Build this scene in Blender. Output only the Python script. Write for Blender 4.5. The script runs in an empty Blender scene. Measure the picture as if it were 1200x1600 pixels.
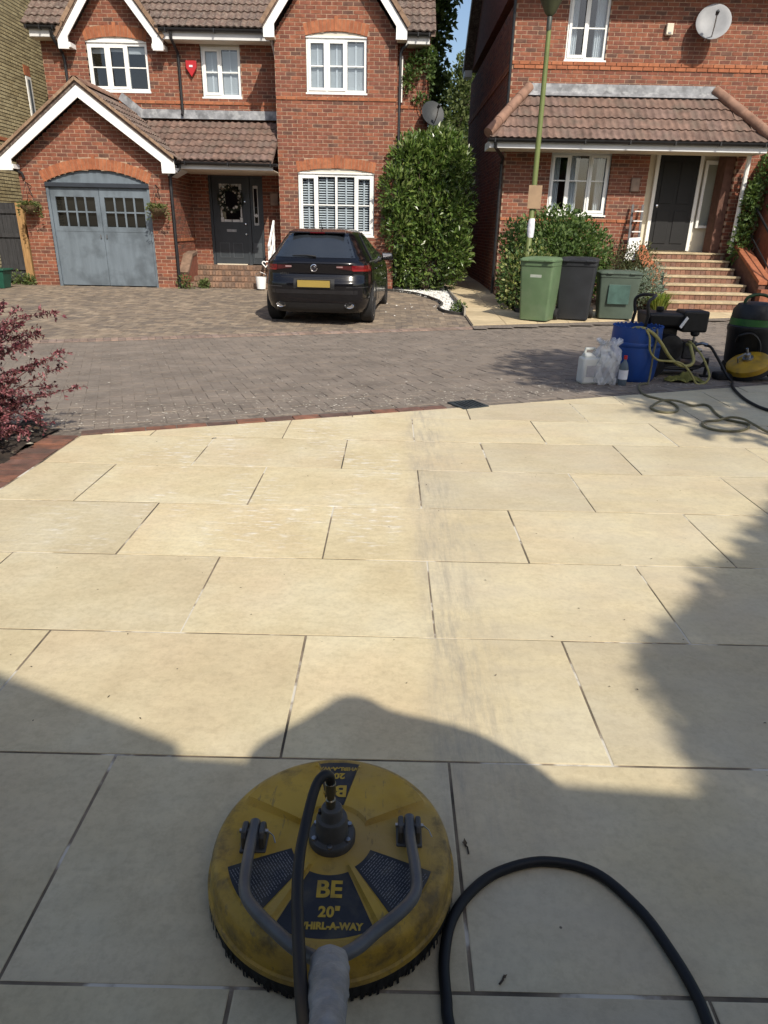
import bpy, math, random
from mathutils import Vector, Matrix
from math import sin, cos, pi, radians, sqrt, atan2, tan
random.seed(7)
scene = bpy.context.scene
col = scene.collection

# ------------------------------------------------------------------ camera
PITCH, ROLL, YAW, CAMH = 0.3944, 0.0210, -0.0026, 1.343
F_ = Vector((sin(YAW)*cos(PITCH), cos(YAW)*cos(PITCH), -sin(PITCH)))
R0 = Vector((cos(YAW), -sin(YAW), 0)); U0 = R0.cross(F_)
R_ = R0*cos(ROLL)+U0*sin(ROLL); U_ = -R0*sin(ROLL)+U0*cos(ROLL)
cd = bpy.data.cameras.new('camera'); cam = bpy.data.objects.new('camera', cd); col.objects.link(cam)
cam.matrix_world = Matrix(((R_.x, U_.x, -F_.x, 0), (R_.y, U_.y, -F_.y, 0), (R_.z, U_.z, -F_.z, CAMH), (0, 0, 0, 1)))
cd.sensor_fit = 'HORIZONTAL'; cd.sensor_width = 36; cd.lens = 36*1063/1200
cd.clip_start = 0.05; cd.clip_end = 2000
scene.camera = cam

# ------------------------------------------------------------------ sky and sun
SUN_EL, SUN_AZ = radians(42), radians(25)      # sun behind the viewer, to the right
sd = Vector((-sin(SUN_AZ)*cos(SUN_EL), cos(SUN_AZ)*cos(SUN_EL), -sin(SUN_EL)))
w = bpy.data.worlds.new('World'); scene.world = w; w.use_nodes = True
nt = w.node_tree; bg = nt.nodes['Background']
sk = nt.nodes.new('ShaderNodeTexSky'); sk.sky_type = 'NISHITA'; sk.sun_disc = False
sk.sun_elevation = SUN_EL; sk.sun_rotation = math.pi - SUN_AZ
sk.air_density = 1.0; sk.dust_density = 2.2; sk.ozone_density = 1.2
nt.links.new(sk.outputs[0], bg.inputs[0]); bg.inputs[1].default_value = 0.125
ld = bpy.data.lights.new('sun', 'SUN'); lo = bpy.data.objects.new('sun', ld); col.objects.link(lo)
ld.energy = 4.0; ld.angle = radians(0.6); ld.color = (1.0, 0.93, 0.80)
lo.rotation_euler = (-sd).to_track_quat('Z', 'Y').to_euler(); lo.location = (8, -15, 20)
vs = scene.view_settings; vs.view_transform = 'Standard'; vs.look = 'None'; vs.gamma = 1; vs.exposure = 0.3
vs.use_curve_mapping = False
scene.cycles.max_bounces = 8; scene.cycles.transparent_max_bounces = 12

# ------------------------------------------------------------------ helpers
WM = {}; LOCAL = set()
def tag(o, label=None, cat=None, group=None, kind=None):
    if label: o['label'] = label
    if cat: o['category'] = cat
    if group: o['group'] = group
    if kind: o['kind'] = kind
    return o
def thing(name, loc, label, cat, group=None, rotz=0, local=False):
    o = bpy.data.objects.new(name, None); col.objects.link(o); o.empty_display_size = .2
    o.location = loc; o.rotation_euler = (0, 0, rotz); tag(o, label, cat, group)
    WM[o.name] = Matrix.Translation(Vector(loc)) @ Matrix.Rotation(rotz, 4, 'Z')
    if local: LOCAL.add(o.name)
    return o
def setparent(o, parent, world=None):
    if world is None: world = Matrix.Identity(4)
    if parent is None:
        o.matrix_world = world; WM[o.name] = world; return
    o.parent = parent
    if parent.name in LOCAL:
        o.matrix_basis = world; LOCAL.add(o.name); WM[o.name] = WM[parent.name] @ world
    else:
        o.matrix_parent_inverse = WM[parent.name].inverted(); o.matrix_basis = world; WM[o.name] = world
def inst(name, mesh, parent, world):
    o = bpy.data.objects.new(name, mesh); col.objects.link(o); setparent(o, parent, world); return o
def dup(root, loc, rotz=None, label=None, group=None):
    r = root.copy(); col.objects.link(r); r.location = loc
    if rotz is not None: r.rotation_euler = (0, 0, rotz)
    if label: r['label'] = label
    if group: r['group'] = group
    for ch in list(root.children):
        c = ch.copy(); col.objects.link(c); c.parent = r; c.matrix_parent_inverse = ch.matrix_parent_inverse.copy()
        for g in list(ch.children):
            d = g.copy(); col.objects.link(d); d.parent = c; d.matrix_parent_inverse = g.matrix_parent_inverse.copy()
    return r
class MB:
    def __init__(s): s.v = []; s.f = []
    def add(s, vs, fs):
        o = len(s.v); s.v.extend([tuple(v) for v in vs]); s.f.extend([tuple(i+o for i in f) for f in fs]); return s
    def box(s, x0, x1, y0, y1, z0, z1):
        return s.add([(x0,y0,z0),(x1,y0,z0),(x1,y1,z0),(x0,y1,z0),(x0,y0,z1),(x1,y0,z1),(x1,y1,z1),(x0,y1,z1)],
                     [(0,3,2,1),(4,5,6,7),(0,1,5,4),(1,2,6,5),(2,3,7,6),(3,0,4,7)])
    def hexa(s, p):   # bottom 4, top 4
        return s.add(p, [(0,3,2,1),(4,5,6,7),(0,1,5,4),(1,2,6,5),(2,3,7,6),(3,0,4,7)])
    def obox(s, c, ax, ay, az):   # centre and three half-axis vectors
        c = Vector(c); ax = Vector(ax); ay = Vector(ay); az = Vector(az)
        return s.hexa([c-ax-ay-az, c+ax-ay-az, c+ax+ay-az, c-ax+ay-az, c-ax-ay+az, c+ax-ay+az, c+ax+ay+az, c-ax+ay+az])
    def prism(s, poly, a, b, axis='y'):
        n = len(poly)
        def P(u, v, t): return (u, t, v) if axis == 'y' else ((t, u, v) if axis == 'x' else (u, v, t))
        vs = [P(u, v, a) for u, v in poly]+[P(u, v, b) for u, v in poly]
        fs = [tuple(range(n)), tuple(range(2*n-1, n-1, -1))]+[(i, i+n, (i+1) % n+n, (i+1) % n) for i in range(n)]
        return s.add(vs, fs)
    def tube(s, path, r, n=8, closed=False):
        P = [Vector(p) for p in path]; m = len(P)
        rr = r if isinstance(r, (list, tuple)) else [r]*m
        up = None; vs = []; fs = []
        for i in range(m):
            if closed: t = P[(i+1) % m]-P[i-1]
            else: t = P[min(i+1, m-1)]-P[max(i-1, 0)]
            t.normalize()
            if up is None: up = Vector((0, 0, 1)) if abs(t.z) < .9 else Vector((1, 0, 0))
            a = t.cross(up); a.normalize(); b = a.cross(t); up = b
            for k in range(n):
                q = 2*pi*k/n; vs.append(P[i]+a*cos(q)*rr[i]+b*sin(q)*rr[i])
        for i in range(m if closed else m-1):
            j = (i+1) % m
            for k in range(n): fs.append((i*n+k, i*n+(k+1) % n, j*n+(k+1) % n, j*n+k))
        if not closed: fs += [tuple(range(n-1, -1, -1)), tuple(range((m-1)*n, m*n))]
        return s.add(vs, fs)
    def lathe(s, prof, n=32, c=(0, 0, 0), axis='z'):
        m = len(prof); vs = []; fs = []
        for r, z in prof:
            for k in range(n):
                q = 2*pi*k/n; x, y = r*cos(q), r*sin(q)
                p = (x, y, z) if axis == 'z' else ((z, x, y) if axis == 'x' else (x, z, y))
                vs.append((c[0]+p[0], c[1]+p[1], c[2]+p[2]))
        for i in range(m-1):
            for k in range(n): fs.append((i*n+k, i*n+(k+1) % n, (i+1)*n+(k+1) % n, (i+1)*n+k))
        if prof[0][0] > 1e-6: fs.append(tuple(range(n-1, -1, -1)))
        if prof[-1][0] > 1e-6: fs.append(tuple(range((m-1)*n, m*n)))
        return s.add(vs, fs)
    def grid(s, fn, nu, nv):
        vs = [fn(i/nu, j/nv) for j in range(nv+1) for i in range(nu+1)]
        fs = [(j*(nu+1)+i, j*(nu+1)+i+1, (j+1)*(nu+1)+i+1, (j+1)*(nu+1)+i) for j in range(nv) for i in range(nu)]
        return s.add(vs, fs)
    def xform(s, M):
        s.v = [tuple(M @ Vector(v)) for v in s.v]; return s
    def mesh(s, name, mat, smooth=False):
        me = bpy.data.meshes.new(name); me.from_pydata(s.v, [], s.f); me.update()
        if mat: me.materials.append(mat)
        if smooth: me.polygons.foreach_set('use_smooth', [True]*len(me.polygons))
        return me
    def build(s, name, mat, parent=None, smooth=False, bevel=0, world=None):
        me = s.mesh(name, mat, smooth)
        o = bpy.data.objects.new(name, me); col.objects.link(o); setparent(o, parent, world)
        if bevel:
            b = o.modifiers.new('b', 'BEVEL'); b.width = bevel; b.segments = 2; b.limit_method = 'ANGLE'; b.angle_limit = radians(40)
        if smooth:
            try: me.set_sharp_from_angle(angle=radians(38))
            except Exception: pass
        return o
def spline(pts, k=6, closed=False):
    P = [Vector(p) for p in pts]; n = len(P); out = []
    for i in range(n if closed else n-1):
        g = (lambda j: P[j % n]) if closed else (lambda j: P[max(0, min(n-1, j))])
        a, b, c, d = g(i-1), g(i), g(i+1), g(i+2)
        for q in range(k):
            t = q/k
            out.append(.5*((2*b)+(c-a)*t+(2*a-5*b+4*c-d)*t*t+(-a+3*b-3*c+d)*t**3))
    if not closed: out.append(P[-1])
    return out

# ------------------------------------------------------------------ materials
def nodes(name):
    m = bpy.data.materials.new(name); m.use_nodes = True
    return m, m.node_tree, m.node_tree.nodes['Principled BSDF']
def N(nt, t, **kw):
    n = nt.nodes.new(t)
    for k, v in kw.items():
        if k.startswith('i_'):
            key = k[2:]; key = int(key) if key.isdigit() else key.replace('_', ' ')
            n.inputs[key].default_value = v
        else: setattr(n, k, v)
    return n
def ramp(nt, stops, interp='LINEAR'):
    r = N(nt, 'ShaderNodeValToRGB'); r.color_ramp.interpolation = interp
    e = r.color_ramp.elements
    while len(e) < len(stops): e.new(.5)
    for q, (p, c) in zip(e, stops):
        q.position = p; q.color = (*c, 1) if len(c) == 3 else c
    return r
def mixc(nt, fac, a, b, mode='MIX'):
    m = N(nt, 'ShaderNodeMix', data_type='RGBA', blend_type=mode)
    L = nt.links.new
    for k, v in ((0, fac), (6, a), (7, b)):
        if hasattr(v, 'links'): L(v, m.inputs[k])
        else: m.inputs[k].default_value = v if k == 0 else (*v, 1)
    return m.outputs[2]
def math_(nt, op, a, b=0.0, clamp=False):
    m = N(nt, 'ShaderNodeMath', operation=op, use_clamp=clamp)
    for k, v in ((0, a), (1, b)):
        if hasattr(v, 'links'): nt.links.new(v, m.inputs[k])
        else: m.inputs[k].default_value = v
    return m.outputs[0]
def noise(nt, pos, scale, detail=4, vec=None, rough=.55):
    n = N(nt, 'ShaderNodeTexNoise', i_Scale=scale, i_Detail=detail, i_Roughness=rough)
    if vec:
        mp = N(nt, 'ShaderNodeMapping'); mp.inputs['Scale'].default_value = vec
        nt.links.new(pos, mp.inputs[0]); nt.links.new(mp.outputs[0], n.inputs['Vector'])
    else: nt.links.new(pos, n.inputs['Vector'])
    return n.outputs[0]
def rnd(nt):
    g = N(nt, 'ShaderNodeNewGeometry'); o = N(nt, 'ShaderNodeObjectInfo')
    s = math_(nt, 'ADD', g.outputs['Random Per Island'], o.outputs['Random'])
    return math_(nt, 'FRACT', s)
MATS = {}
def mat(name, cols=None, rough=.75, ns=5, na=.35, bump=0, bs=60, metal=0, spec=.4, coat=0, vec=None, dirt=None, sss=0, transl=0):
    """cols: one colour, or several picked per piece; noise only varies the tint and the fine relief"""
    if name in MATS: return MATS[name]
    m, nt, b = nodes(name); L = nt.links.new
    pos = N(nt, 'ShaderNodeNewGeometry').outputs['Position']
    if isinstance(cols[0], (int, float)): cols = [cols]
    if len(cols) > 1:
        r = ramp(nt, [(i/len(cols), c) for i, c in enumerate(cols)], 'CONSTANT'); L(rnd(nt), r.inputs[0]); c = r.outputs[0]
    else: c = N(nt, 'ShaderNodeRGB'); c.outputs[0].default_value = (*cols[0], 1); c = c.outputs[0]
    if na:
        nv = noise(nt, pos, ns, 5, vec)
        rr = ramp(nt, [(.3, (1-na,)*3), (.7, (1+na,)*3)]); L(nv, rr.inputs[0])
        c = mixc(nt, 1.0, c, rr.outputs[0], 'MULTIPLY')
    if dirt:      # (colour, scale, amount)
        dn = ramp(nt, [(.48, (0, 0, 0)), (.68, (dirt[2],)*3)]); L(noise(nt, pos, dirt[1], 6), dn.inputs[0])
        c = mixc(nt, dn.outputs[0], c, dirt[0])
    L(c, b.inputs['Base Color'])
    b.inputs['Roughness'].default_value = rough; b.inputs['Metallic'].default_value = metal
    b.inputs['Specular IOR Level'].default_value = spec
    if coat: b.inputs['Coat Weight'].default_value = coat; b.inputs['Coat Roughness'].default_value = .06
    if bump:
        bp = N(nt, 'ShaderNodeBump', i_Strength=bump, i_Distance=.01); L(noise(nt, pos, bs, 4), bp.inputs['Height']); L(bp.outputs[0], b.inputs['Normal'])
    if transl:
        t = N(nt, 'ShaderNodeBsdfTranslucent'); L(mixc(nt, 1.0, c, (1.3, 1.5, .7), 'MULTIPLY'), t.inputs[0])
        ms = N(nt, 'ShaderNodeMixShader', i_0=transl); L(b.outputs[0], ms.inputs[1]); L(t.outputs[0], ms.inputs[2])
        L(ms.outputs[0], nt.nodes['Material Output'].inputs[0])
    MATS[name] = m; return m
def glass(name, tint=(.8, .86, .9), refl=1.0, rough=.0):
    if name in MATS: return MATS[name]
    m, nt, b = nodes(name); L = nt.links.new
    t = N(nt, 'ShaderNodeBsdfTransparent', i_0=(*tint, 1)); g = N(nt, 'ShaderNodeBsdfGlossy', i_0=(1, 1, 1, 1), i_1=rough)
    lw = N(nt, 'ShaderNodeLayerWeight', i_0=.5); ms = N(nt, 'ShaderNodeMixShader')
    fr = math_(nt, 'ADD', math_(nt, 'MULTIPLY', math_(nt, 'POWER', lw.outputs['Facing'], 5), .9), .08)
    L(math_(nt, 'MULTIPLY', fr, refl, True), ms.inputs[0]); L(t.outputs[0], ms.inputs[1]); L(g.outputs[0], ms.inputs[2])
    L(ms.outputs[0], nt.nodes['Material Output'].inputs[0]); MATS[name] = m; return m

BRICK = mat('red_brick', [(0.217,0.076,0.045),(0.194,0.067,0.040),(0.241,0.087,0.049),(0.174,0.062,0.039),(0.210,0.076,0.049),(0.150,0.058,0.040),(0.233,0.083,0.047),(0.122,0.060,0.044),(0.201,0.070,0.042),(0.185,0.068,0.045)], .88, 9, .28, .35, 90)
BRICK2 = mat('orange_brick', [(.32,.112,.053),(.29,.10,.048),(.345,.126,.06)], .86, 10, .22, .3, 90)
YBRICK = mat('yellow_brick', [(.36,.30,.17),(.40,.34,.20),(.31,.26,.15),(.43,.37,.22)], .9, 9, .25, .3, 90)
MORTAR = mat('mortar', (.37,.255,.18), .95, 14, .3, .4, 120)
MORTARY = mat('dark_mortar', (.10,.08,.05), .95, 14, .3)
TILE = mat('concrete_roof_tile', [(.122,.082,.067),(.14,.094,.076),(.108,.076,.064),(.13,.091,.077),(.148,.099,.080)], .9, 7, .35, .4, 70, dirt=((.30,.27,.22), 22, .5))
TILE2 = mat('warm_roof_tile', [(.155,.098,.077),(.172,.110,.087),(.138,.090,.073),(.164,.108,.090)], .9, 6, .35, .4, 70, dirt=((.13,.105,.085), 3.5, .6))
RIDGE = mat('ridge_tile_clay', [(.215,.122,.085),(.24,.14,.10)], .9, 6, .3, .3, 60)
UPVC = mat('white_upvc', (.80,.80,.78), .35, 3, .04, 0, spec=.5)
WHITE = mat('white_painted_board', (.82,.82,.81), .5, 2, .05, .05, 20)
FASCIA = mat('grey_white_fascia', (.62,.62,.62), .55, 2, .08)
BLACKP = mat('black_plastic_gutter', (.018,.018,.02), .4, 8, .3)
LEAD = mat('lead_flashing', (.20,.205,.22), .6, 6, .4, .4, 18, dirt=((.42,.43,.44), 9, .6))
SLATE = mat('slate_blue_paint', (.135,.165,.195), .55, 2.2, .16, .12, 30, vec=(3, 3, .6), dirt=((.07,.085,.10), 2.6, .7))
DOORP = mat('charcoal_door_paint', (.042,.050,.058), .4, 5, .1)
CREAM = mat('cream_render', (.62,.57,.46), .8, 3, .08, .1, 50)
ROOM = mat('dark_room', (.028,.028,.03), .9, 2, .3)
BLIND = mat('white_blind', (.58,.59,.60), .6, 3, .05)
GLASS = glass('window_glass')
DKGLASS = glass('dim_glass', (.45, .47, .47))
CHROME = mat('chrome', (.75,.75,.76), .12, 4, .03, metal=1)
STEEL = mat('dull_steel', (.35,.35,.36), .38, 18, .25, metal=1)
TIMBER = mat('old_timber', (.34,.20,.085), .85, 5, .35, .4, 25, vec=(10, 10, .7))
DKTIMBER = mat('dark_stained_timber', (.035,.035,.038), .8, 5, .4, .3, 25, vec=(10, 10, .7))
BARK = mat('bark', (.085,.062,.045), .95, 14, .4, .7, 30)
SOIL = mat('dark_soil', (.035,.026,.02), .98, 9, .5, .9, 25)

# ------------------------------------------------------------------ ground, road, driveway, patio
TH = radians(21); ED = Vector((cos(TH), sin(TH), 0)); EN = Vector((-sin(TH), cos(TH), 0)); P00 = Vector((-2.11, 4.46, 0))
def sdist(x, y): return (x-P00.x)*EN.x+(y-P00.y)*EN.y
def RP(s, d): return P00+ED*s+EN*d
def hz(x, y):
    d = sdist(x, y)
    if d < 0: return 0.0
    if d < 5.5: return -.18*d/5.5-.012*sin(pi*d/5.5)
    return -.18+.18*min(1, (d-5.5)/6.8)
GRASS = mat('rough_ground', (.05,.06,.03), .95, 3, .4)
g = MB(); g.add([(-500,-500,-.42),(500,-500,-.42),(500,800,-.42),(-500,800,-.42)], [(0,1,2,3)])
tag(g.build('ground', GRASS), kind='structure')
JOINT = mat('joint_sand', (.168,.14,.115), .95, 25, .4, .4, 90)
PAVER = mat('paving_block', [(.20,.164,.134),(.193,.159,.131),(.206,.169,.138),(.197,.164,.136),(.203,.169,.140),(.188,.155,.128)], .9, 3, .22, .5, 110, dirt=((.27,.24,.20), 26, .4))
PAVER2 = mat('driveway_block', [(.21,.165,.122),(.25,.195,.143),(.185,.148,.115),(.23,.184,.137),(.275,.22,.162),(.17,.138,.11)], .9, 7, .3, .4, 110, dirt=((.12,.10,.085), 1.6, .55))
EDGEB = mat('edging_brick', [(.19,.085,.055),(.15,.075,.055),(.22,.10,.065),(.125,.075,.06),(.17,.09,.07)], .9, 9, .3, .5, 80, dirt=((.07,.06,.05), 14, .6))
KERBB = mat('kerb_brick', [(.24,.175,.14),(.28,.20,.16),(.21,.155,.13),(.26,.195,.165)], .9, 9, .3, .4, 80)
def inpoly(x, y, poly):
    c = False; n = len(poly)
    for i in range(n):
        x1, y1 = poly[i][:2]; x2, y2 = poly[i-1][:2]
        if (y1 > y) != (y2 > y) and x < (x2-x1)*(y-y1)/(y2-y1)+x1: c = not c
    return c
def sheet(name, mat_, s0, s1, d0, d1, off, ns_=24, nd=24, kind='structure'):
    m = MB()
    def fn(u, v):
        p = RP(s0+(s1-s0)*u, d0+(d1-d0)*v); return (p.x, p.y, hz(p.x, p.y)+off)
    m.grid(fn, ns_, nd); return tag(m.build(name, mat_), kind=kind)
def blockmesh(name, lx, ly, mat_, h=.03):
    m = MB(); c = .0025
    m.add([(0,0,-h),(lx,0,-h),(lx,ly,-h),(0,ly,-h),(0,0,-c),(lx,0,-c),(lx,ly,-c),(0,ly,-c),(c,c,0),(lx-c,c,0),(lx-c,ly-c,0),(c,ly-c,0)],
          [(0,1,5,4),(1,2,6,5),(2,3,7,6),(3,0,4,7),(4,5,9,8),(5,6,10,9),(6,7,11,10),(7,4,8,11),(8,9,10,11)])
    return m.mesh(name, mat_)
def pave(parent, name, mat_, o, ex, ey, i0, i1, j0, j1, keep, a=.1, nind=300):
    """herringbone of 2:1 blocks; nearest ones are objects, the rest one mesh"""
    bl = []
    for i in range(i0, i1):
        for j in range(j0, j1):
            k = (i-j) % 4
            if k == 0: lx, ly = 2*a, a
            elif k == 3: lx, ly = a, 2*a
            else: continue
            c = o+ex*(i*a+lx/2)+ey*(j*a+ly/2)
            if keep(c.x, c.y): bl.append((c.length, i*a, j*a, lx, ly, c))
    bl.sort(key=lambda q: q[0])
    gp = .0032; mH = blockmesh(name, 2*a-gp, a-gp, mat_); mV = blockmesh(name, a-gp, 2*a-gp, mat_)
    def frame(u, v, c):
        z = hz(c.x, c.y)+random.uniform(-.0025, .0025)
        e1 = .1; p = o+ex*u+ey*v
        sx = (hz(c.x+ex.x*e1, c.y+ex.y*e1)-hz(c.x-ex.x*e1, c.y-ex.y*e1))/(2*e1)+random.uniform(-.012, .012)
        sy = (hz(c.x+ey.x*e1, c.y+ey.y*e1)-hz(c.x-ey.x*e1, c.y-ey.y*e1))/(2*e1)+random.uniform(-.012, .012)
        X = Vector((ex.x, ex.y, sx)); Y = Vector((ey.x, ey.y, sy)); Z = Vector((-(ex.x*sx+ey.x*sy), -(ex.y*sx+ey.y*sy), 1))
        dz = sx*((p-c).dot(ex))+sy*((p-c).dot(ey))
        return Matrix(((X.x, Y.x, Z.x, p.x), (X.y, Y.y, Z.y, p.y), (X.z, Y.z, Z.z, z+dz), (0, 0, 0, 1)))
    for q in bl[:nind]:
        inst(name, mH if q[3] > q[4] else mV, parent, frame(q[1], q[2], q[5]))
    m = MB()
    for q in bl[nind:]:
        M = frame(q[1], q[2], q[5]); lx, ly = q[3]-gp, q[4]-gp
        m.add([M @ Vector(v) for v in ((0,0,-.02),(lx,0,-.02),(lx,ly,-.02),(0,ly,-.02),(0,0,0),(lx,0,0),(lx,ly,0),(0,ly,0))],
              [(4,5,6,7),(0,1,5,4),(1,2,6,5),(2,3,7,6),(3,0,4,7)])
    r = m.build(name+'_field', mat_, parent); r['kind'] = 'stuff'
road = sheet('road', JOINT, -9, 14, 0, 5.5, -.0045, 30, 30)
def keep_road(x, y):
    d = sdist(x, y); s = (Vector((x, y, 0))-P00).dot(ED)
    return (.2 if s < 2.75 else .06) < d < 5.44 and -8 < s < 11.5
pave(road, 'paving_block', PAVER, P00, ED, EN, -80, 116, 0, 55, keep_road)
GRAVEL = [(-.1,17.15),(.55,16.6),(.95,15.6),(1.08,14.8),(.98,14.2),(1.02,13.75),(1.2,13.45),(1.41,13.3),(1.41,17.9),(.06,17.9),(.06,17.15)]
def dsheet(name, mat_, poly, off, n=26, zfn=None):
    """sheet over a polygon's box cut to cells inside it"""
    xs = [p[0] for p in poly]; ys = [p[1] for p in poly]; m = MB(); zf = zfn or hz
    x0, x1, y0, y1 = min(xs), max(xs), min(ys), max(ys)
    pts = [(x0+(x1-x0)*i/n, y0+(y1-y0)*j/n) for j in range(n+1) for i in range(n+1)]
    idx = {}; vs = []; fs = []
    for j in range(n):
        for i in range(n):
            cx = x0+(x1-x0)*(i+.5)/n; cy = y0+(y1-y0)*(j+.5)/n
            if inpoly(cx, cy, poly):
                f = []
                for a_ in (j*(n+1)+i, j*(n+1)+i+1, (j+1)*(n+1)+i+1, (j+1)*(n+1)+i):
                    if a_ not in idx:
                        idx[a_] = len(vs); px, py = pts[a_]; vs.append((px, py, zf(px, py)+off))
                    f.append(idx[a_])
                fs.append(tuple(f))
    m.add(vs, fs); return m.build(name, mat_)
DP = [tuple(RP(-9.5, 5.65).xy), tuple(RP(1.4, 5.65).xy), tuple(RP(5.9, 5.65).xy), (1.44, 18.4), (-11, 18.4)]
drive = tag(dsheet('driveway', JOINT, DP, -.006, 60), kind='structure')
def keep_drive(x, y):
    if sdist(x, y) < 5.78 or x > 1.36 or x < -10 or y > 18.2: return False
    if x > -8.2 and x < -4.8 and y > 16.35: return False
    if x > -4.85 and x < -2.6 and y > 16.7: return False
    if x > -2.65 and x < .1 and y > 17.22: return False
    return not inpoly(x, y, GRAVEL)
pave(drive, 'driveway_block', PAVER2, Vector((-11, 8, 0)), Vector((1,0,0)), Vector((0,1,0)), 0, 125, 0, 104, keep_drive)
# far kerb: a row of header bricks
kerb = sheet('kerb', JOINT, -9, 14, 5.48, 5.74, -.004, 30, 2)
kmesh = blockmesh('kerb_brick', .096, .2, KERBB, .05)
for i in range(-85, 118):
    p = RP(i*.1, 5.515); z = hz(p.x, p.y)+.012+random.uniform(-.003, .003)
    inst('kerb_brick', kmesh, kerb, Matrix(((ED.x, EN.x, 0, p.x), (ED.y, EN.y, 0, p.y), (random.uniform(-.01,.01), .02, 1, z), (0,0,0,1))))

# patio of big sandstone slabs
def slab_material(name):
    m, nt, b = nodes(name); L = nt.links.new
    pos = N(nt, 'ShaderNodeNewGeometry').outputs['Position']; oi = N(nt, 'ShaderNodeObjectInfo')
    sx = N(nt, 'ShaderNodeSeparateXYZ'); L(pos, sx.inputs[0])
    of = N(nt, 'ShaderNodeVectorMath', operation='SCALE'); of.inputs[0].default_value = (53, 31, 7); L(oi.outputs['Random'], of.inputs['Scale'])
    ad = N(nt, 'ShaderNodeVectorMath', operation='ADD'); L(pos, ad.inputs[0]); L(of.outputs[0], ad.inputs[1]); sp_ = ad.outputs[0]   # each slab cut from another part of the bed
    r1 = ramp(nt, [(.32, (.55,.460,.288)), (.5, (.614,.53,.347)), (.68, (.652,.582,.408))]); L(noise(nt, sp_, 2.0, 6), r1.inputs[0]); c = r1.outputs[0]
    r2 = ramp(nt, [(.48, (0,0,0)), (.72, (.5,)*3)]); L(noise(nt, sp_, 1.5, 4), r2.inputs[0]); c = mixc(nt, r2.outputs[0], c, (.60,.475,.315))
    r3 = ramp(nt, [(.3, (.90,)*3), (.7, (1.07,)*3)]); L(noise(nt, sp_, 11, 9, (1, 1.6, 1), .7), r3.inputs[0]); c = mixc(nt, 1.0, c, r3.outputs[0], 'MULTIPLY')
    r5 = ramp(nt, [(.36, (.88,.87,.86)), (.55, (1,1,1))]); L(noise(nt, sp_, 46, 6, None, .7), r5.inputs[0]); c = mixc(nt, 1.0, c, r5.outputs[0], 'MULTIPLY')
    r4 = ramp(nt, [(0, (.90,.90,.92)), (.5, (1,.99,.97)), (1, (1.06,1.05,1.02))]); L(oi.outputs['Random'], r4.inputs[0]); c = mixc(nt, 1.0, c, r4.outputs[0], 'MULTIPLY')
    # not yet washed: grey film right of a straight cleaning edge, heaviest in a strip with tyre rubber
    def step(v, a, b_, lo=0., hi=1.):
        mr = N(nt, 'ShaderNodeMapRange', interpolation_type='SMOOTHSTEP'); L(v, mr.inputs[0])
        for k, q in ((1, a), (2, b_), (3, lo), (4, hi)): mr.inputs[k].default_value = q
        return mr.outputs[0]
    wob = math_(nt, 'MULTIPLY', math_(nt, 'SUBTRACT', noise(nt, pos, 2.3, 5), .5), .16)
    X = math_(nt, 'ADD', sx.outputs[0], wob)
    film = math_(nt, 'MULTIPLY', step(X, .08, .22), math_(nt, 'MULTIPLY', step(noise(nt, pos, 2.2, 7, (1, 2.5, 1)), .25, .75, .05, .42), 1.0))
    c = mixc(nt, film, c, (.47,.415,.325))
    strip = math_(nt, 'MULTIPLY', step(X, .10, .20), step(X, .55, .24))
    strip = math_(nt, 'MULTIPLY', strip, step(noise(nt, pos, 9, 7, (2.4, .30, 1), .78), .40, .72, .0, .72))
    strip = math_(nt, 'MULTIPLY', strip, step(sx.outputs[1], 1.0, 1.5))
    c = mixc(nt, strip, c, (.31,.275,.225))
    # small specks of grit and scuffs
    vo = N(nt, 'ShaderNodeTexVoronoi', i_Scale=17); L(pos, vo.inputs['Vector'])
    sp = math_(nt, 'MULTIPLY', step(vo.outputs['Distance'], .07, .03), step(noise(nt, pos, 3.3, 2), .58, .66))
    c = mixc(nt, sp, c, (.10,.08,.06))
    rd = ramp(nt, [(.60, (0,0,0)), (.74, (.4,)*3)]); L(noise(nt, sp_, 7, 8, (1, 1.4, 1), .75), rd.inputs[0]); c = mixc(nt, rd.outputs[0], c, (.38,.315,.225))
    # wash water left of the edge: wet streaks, pale sheen painted as colour
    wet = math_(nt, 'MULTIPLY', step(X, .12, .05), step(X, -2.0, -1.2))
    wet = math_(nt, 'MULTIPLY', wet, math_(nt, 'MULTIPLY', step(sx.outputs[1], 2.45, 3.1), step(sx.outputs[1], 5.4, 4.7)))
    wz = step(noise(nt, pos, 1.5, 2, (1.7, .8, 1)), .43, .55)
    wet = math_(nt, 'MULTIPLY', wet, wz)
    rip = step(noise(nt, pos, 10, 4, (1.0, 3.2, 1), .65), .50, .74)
    wet_sheen = math_(nt, 'MULTIPLY', wet, rip)
    c = mixc(nt, math_(nt, 'MULTIPLY', wet_sheen, .85), c, (.88,.85,.77))
    L(c, b.inputs['Base Color'])
    L(math_(nt, 'SUBTRACT', .78, math_(nt, 'MULTIPLY', wet_sheen, .45)), b.inputs['Roughness'])
    b.inputs['Specular IOR Level'].default_value = .45
    L(math_(nt, 'MULTIPLY', wet_sheen, .5), b.inputs['Coat Weight']); b.inputs['Coat Roughness'].default_value = .05
    bp = N(nt, 'ShaderNodeBump', i_Strength=.4, i_Distance=.004)
    hsum = math_(nt, 'ADD', noise(nt, sp_, 20, 8, (1, 1.5, 1), .7), math_(nt, 'MULTIPLY', wet_sheen, 1.6))
    L(hsum, bp.inputs['Height']); L(bp.outputs[0], b.inputs['Normal'])
    return m
SLAB = slab_material('sawn_sandstone')
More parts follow.
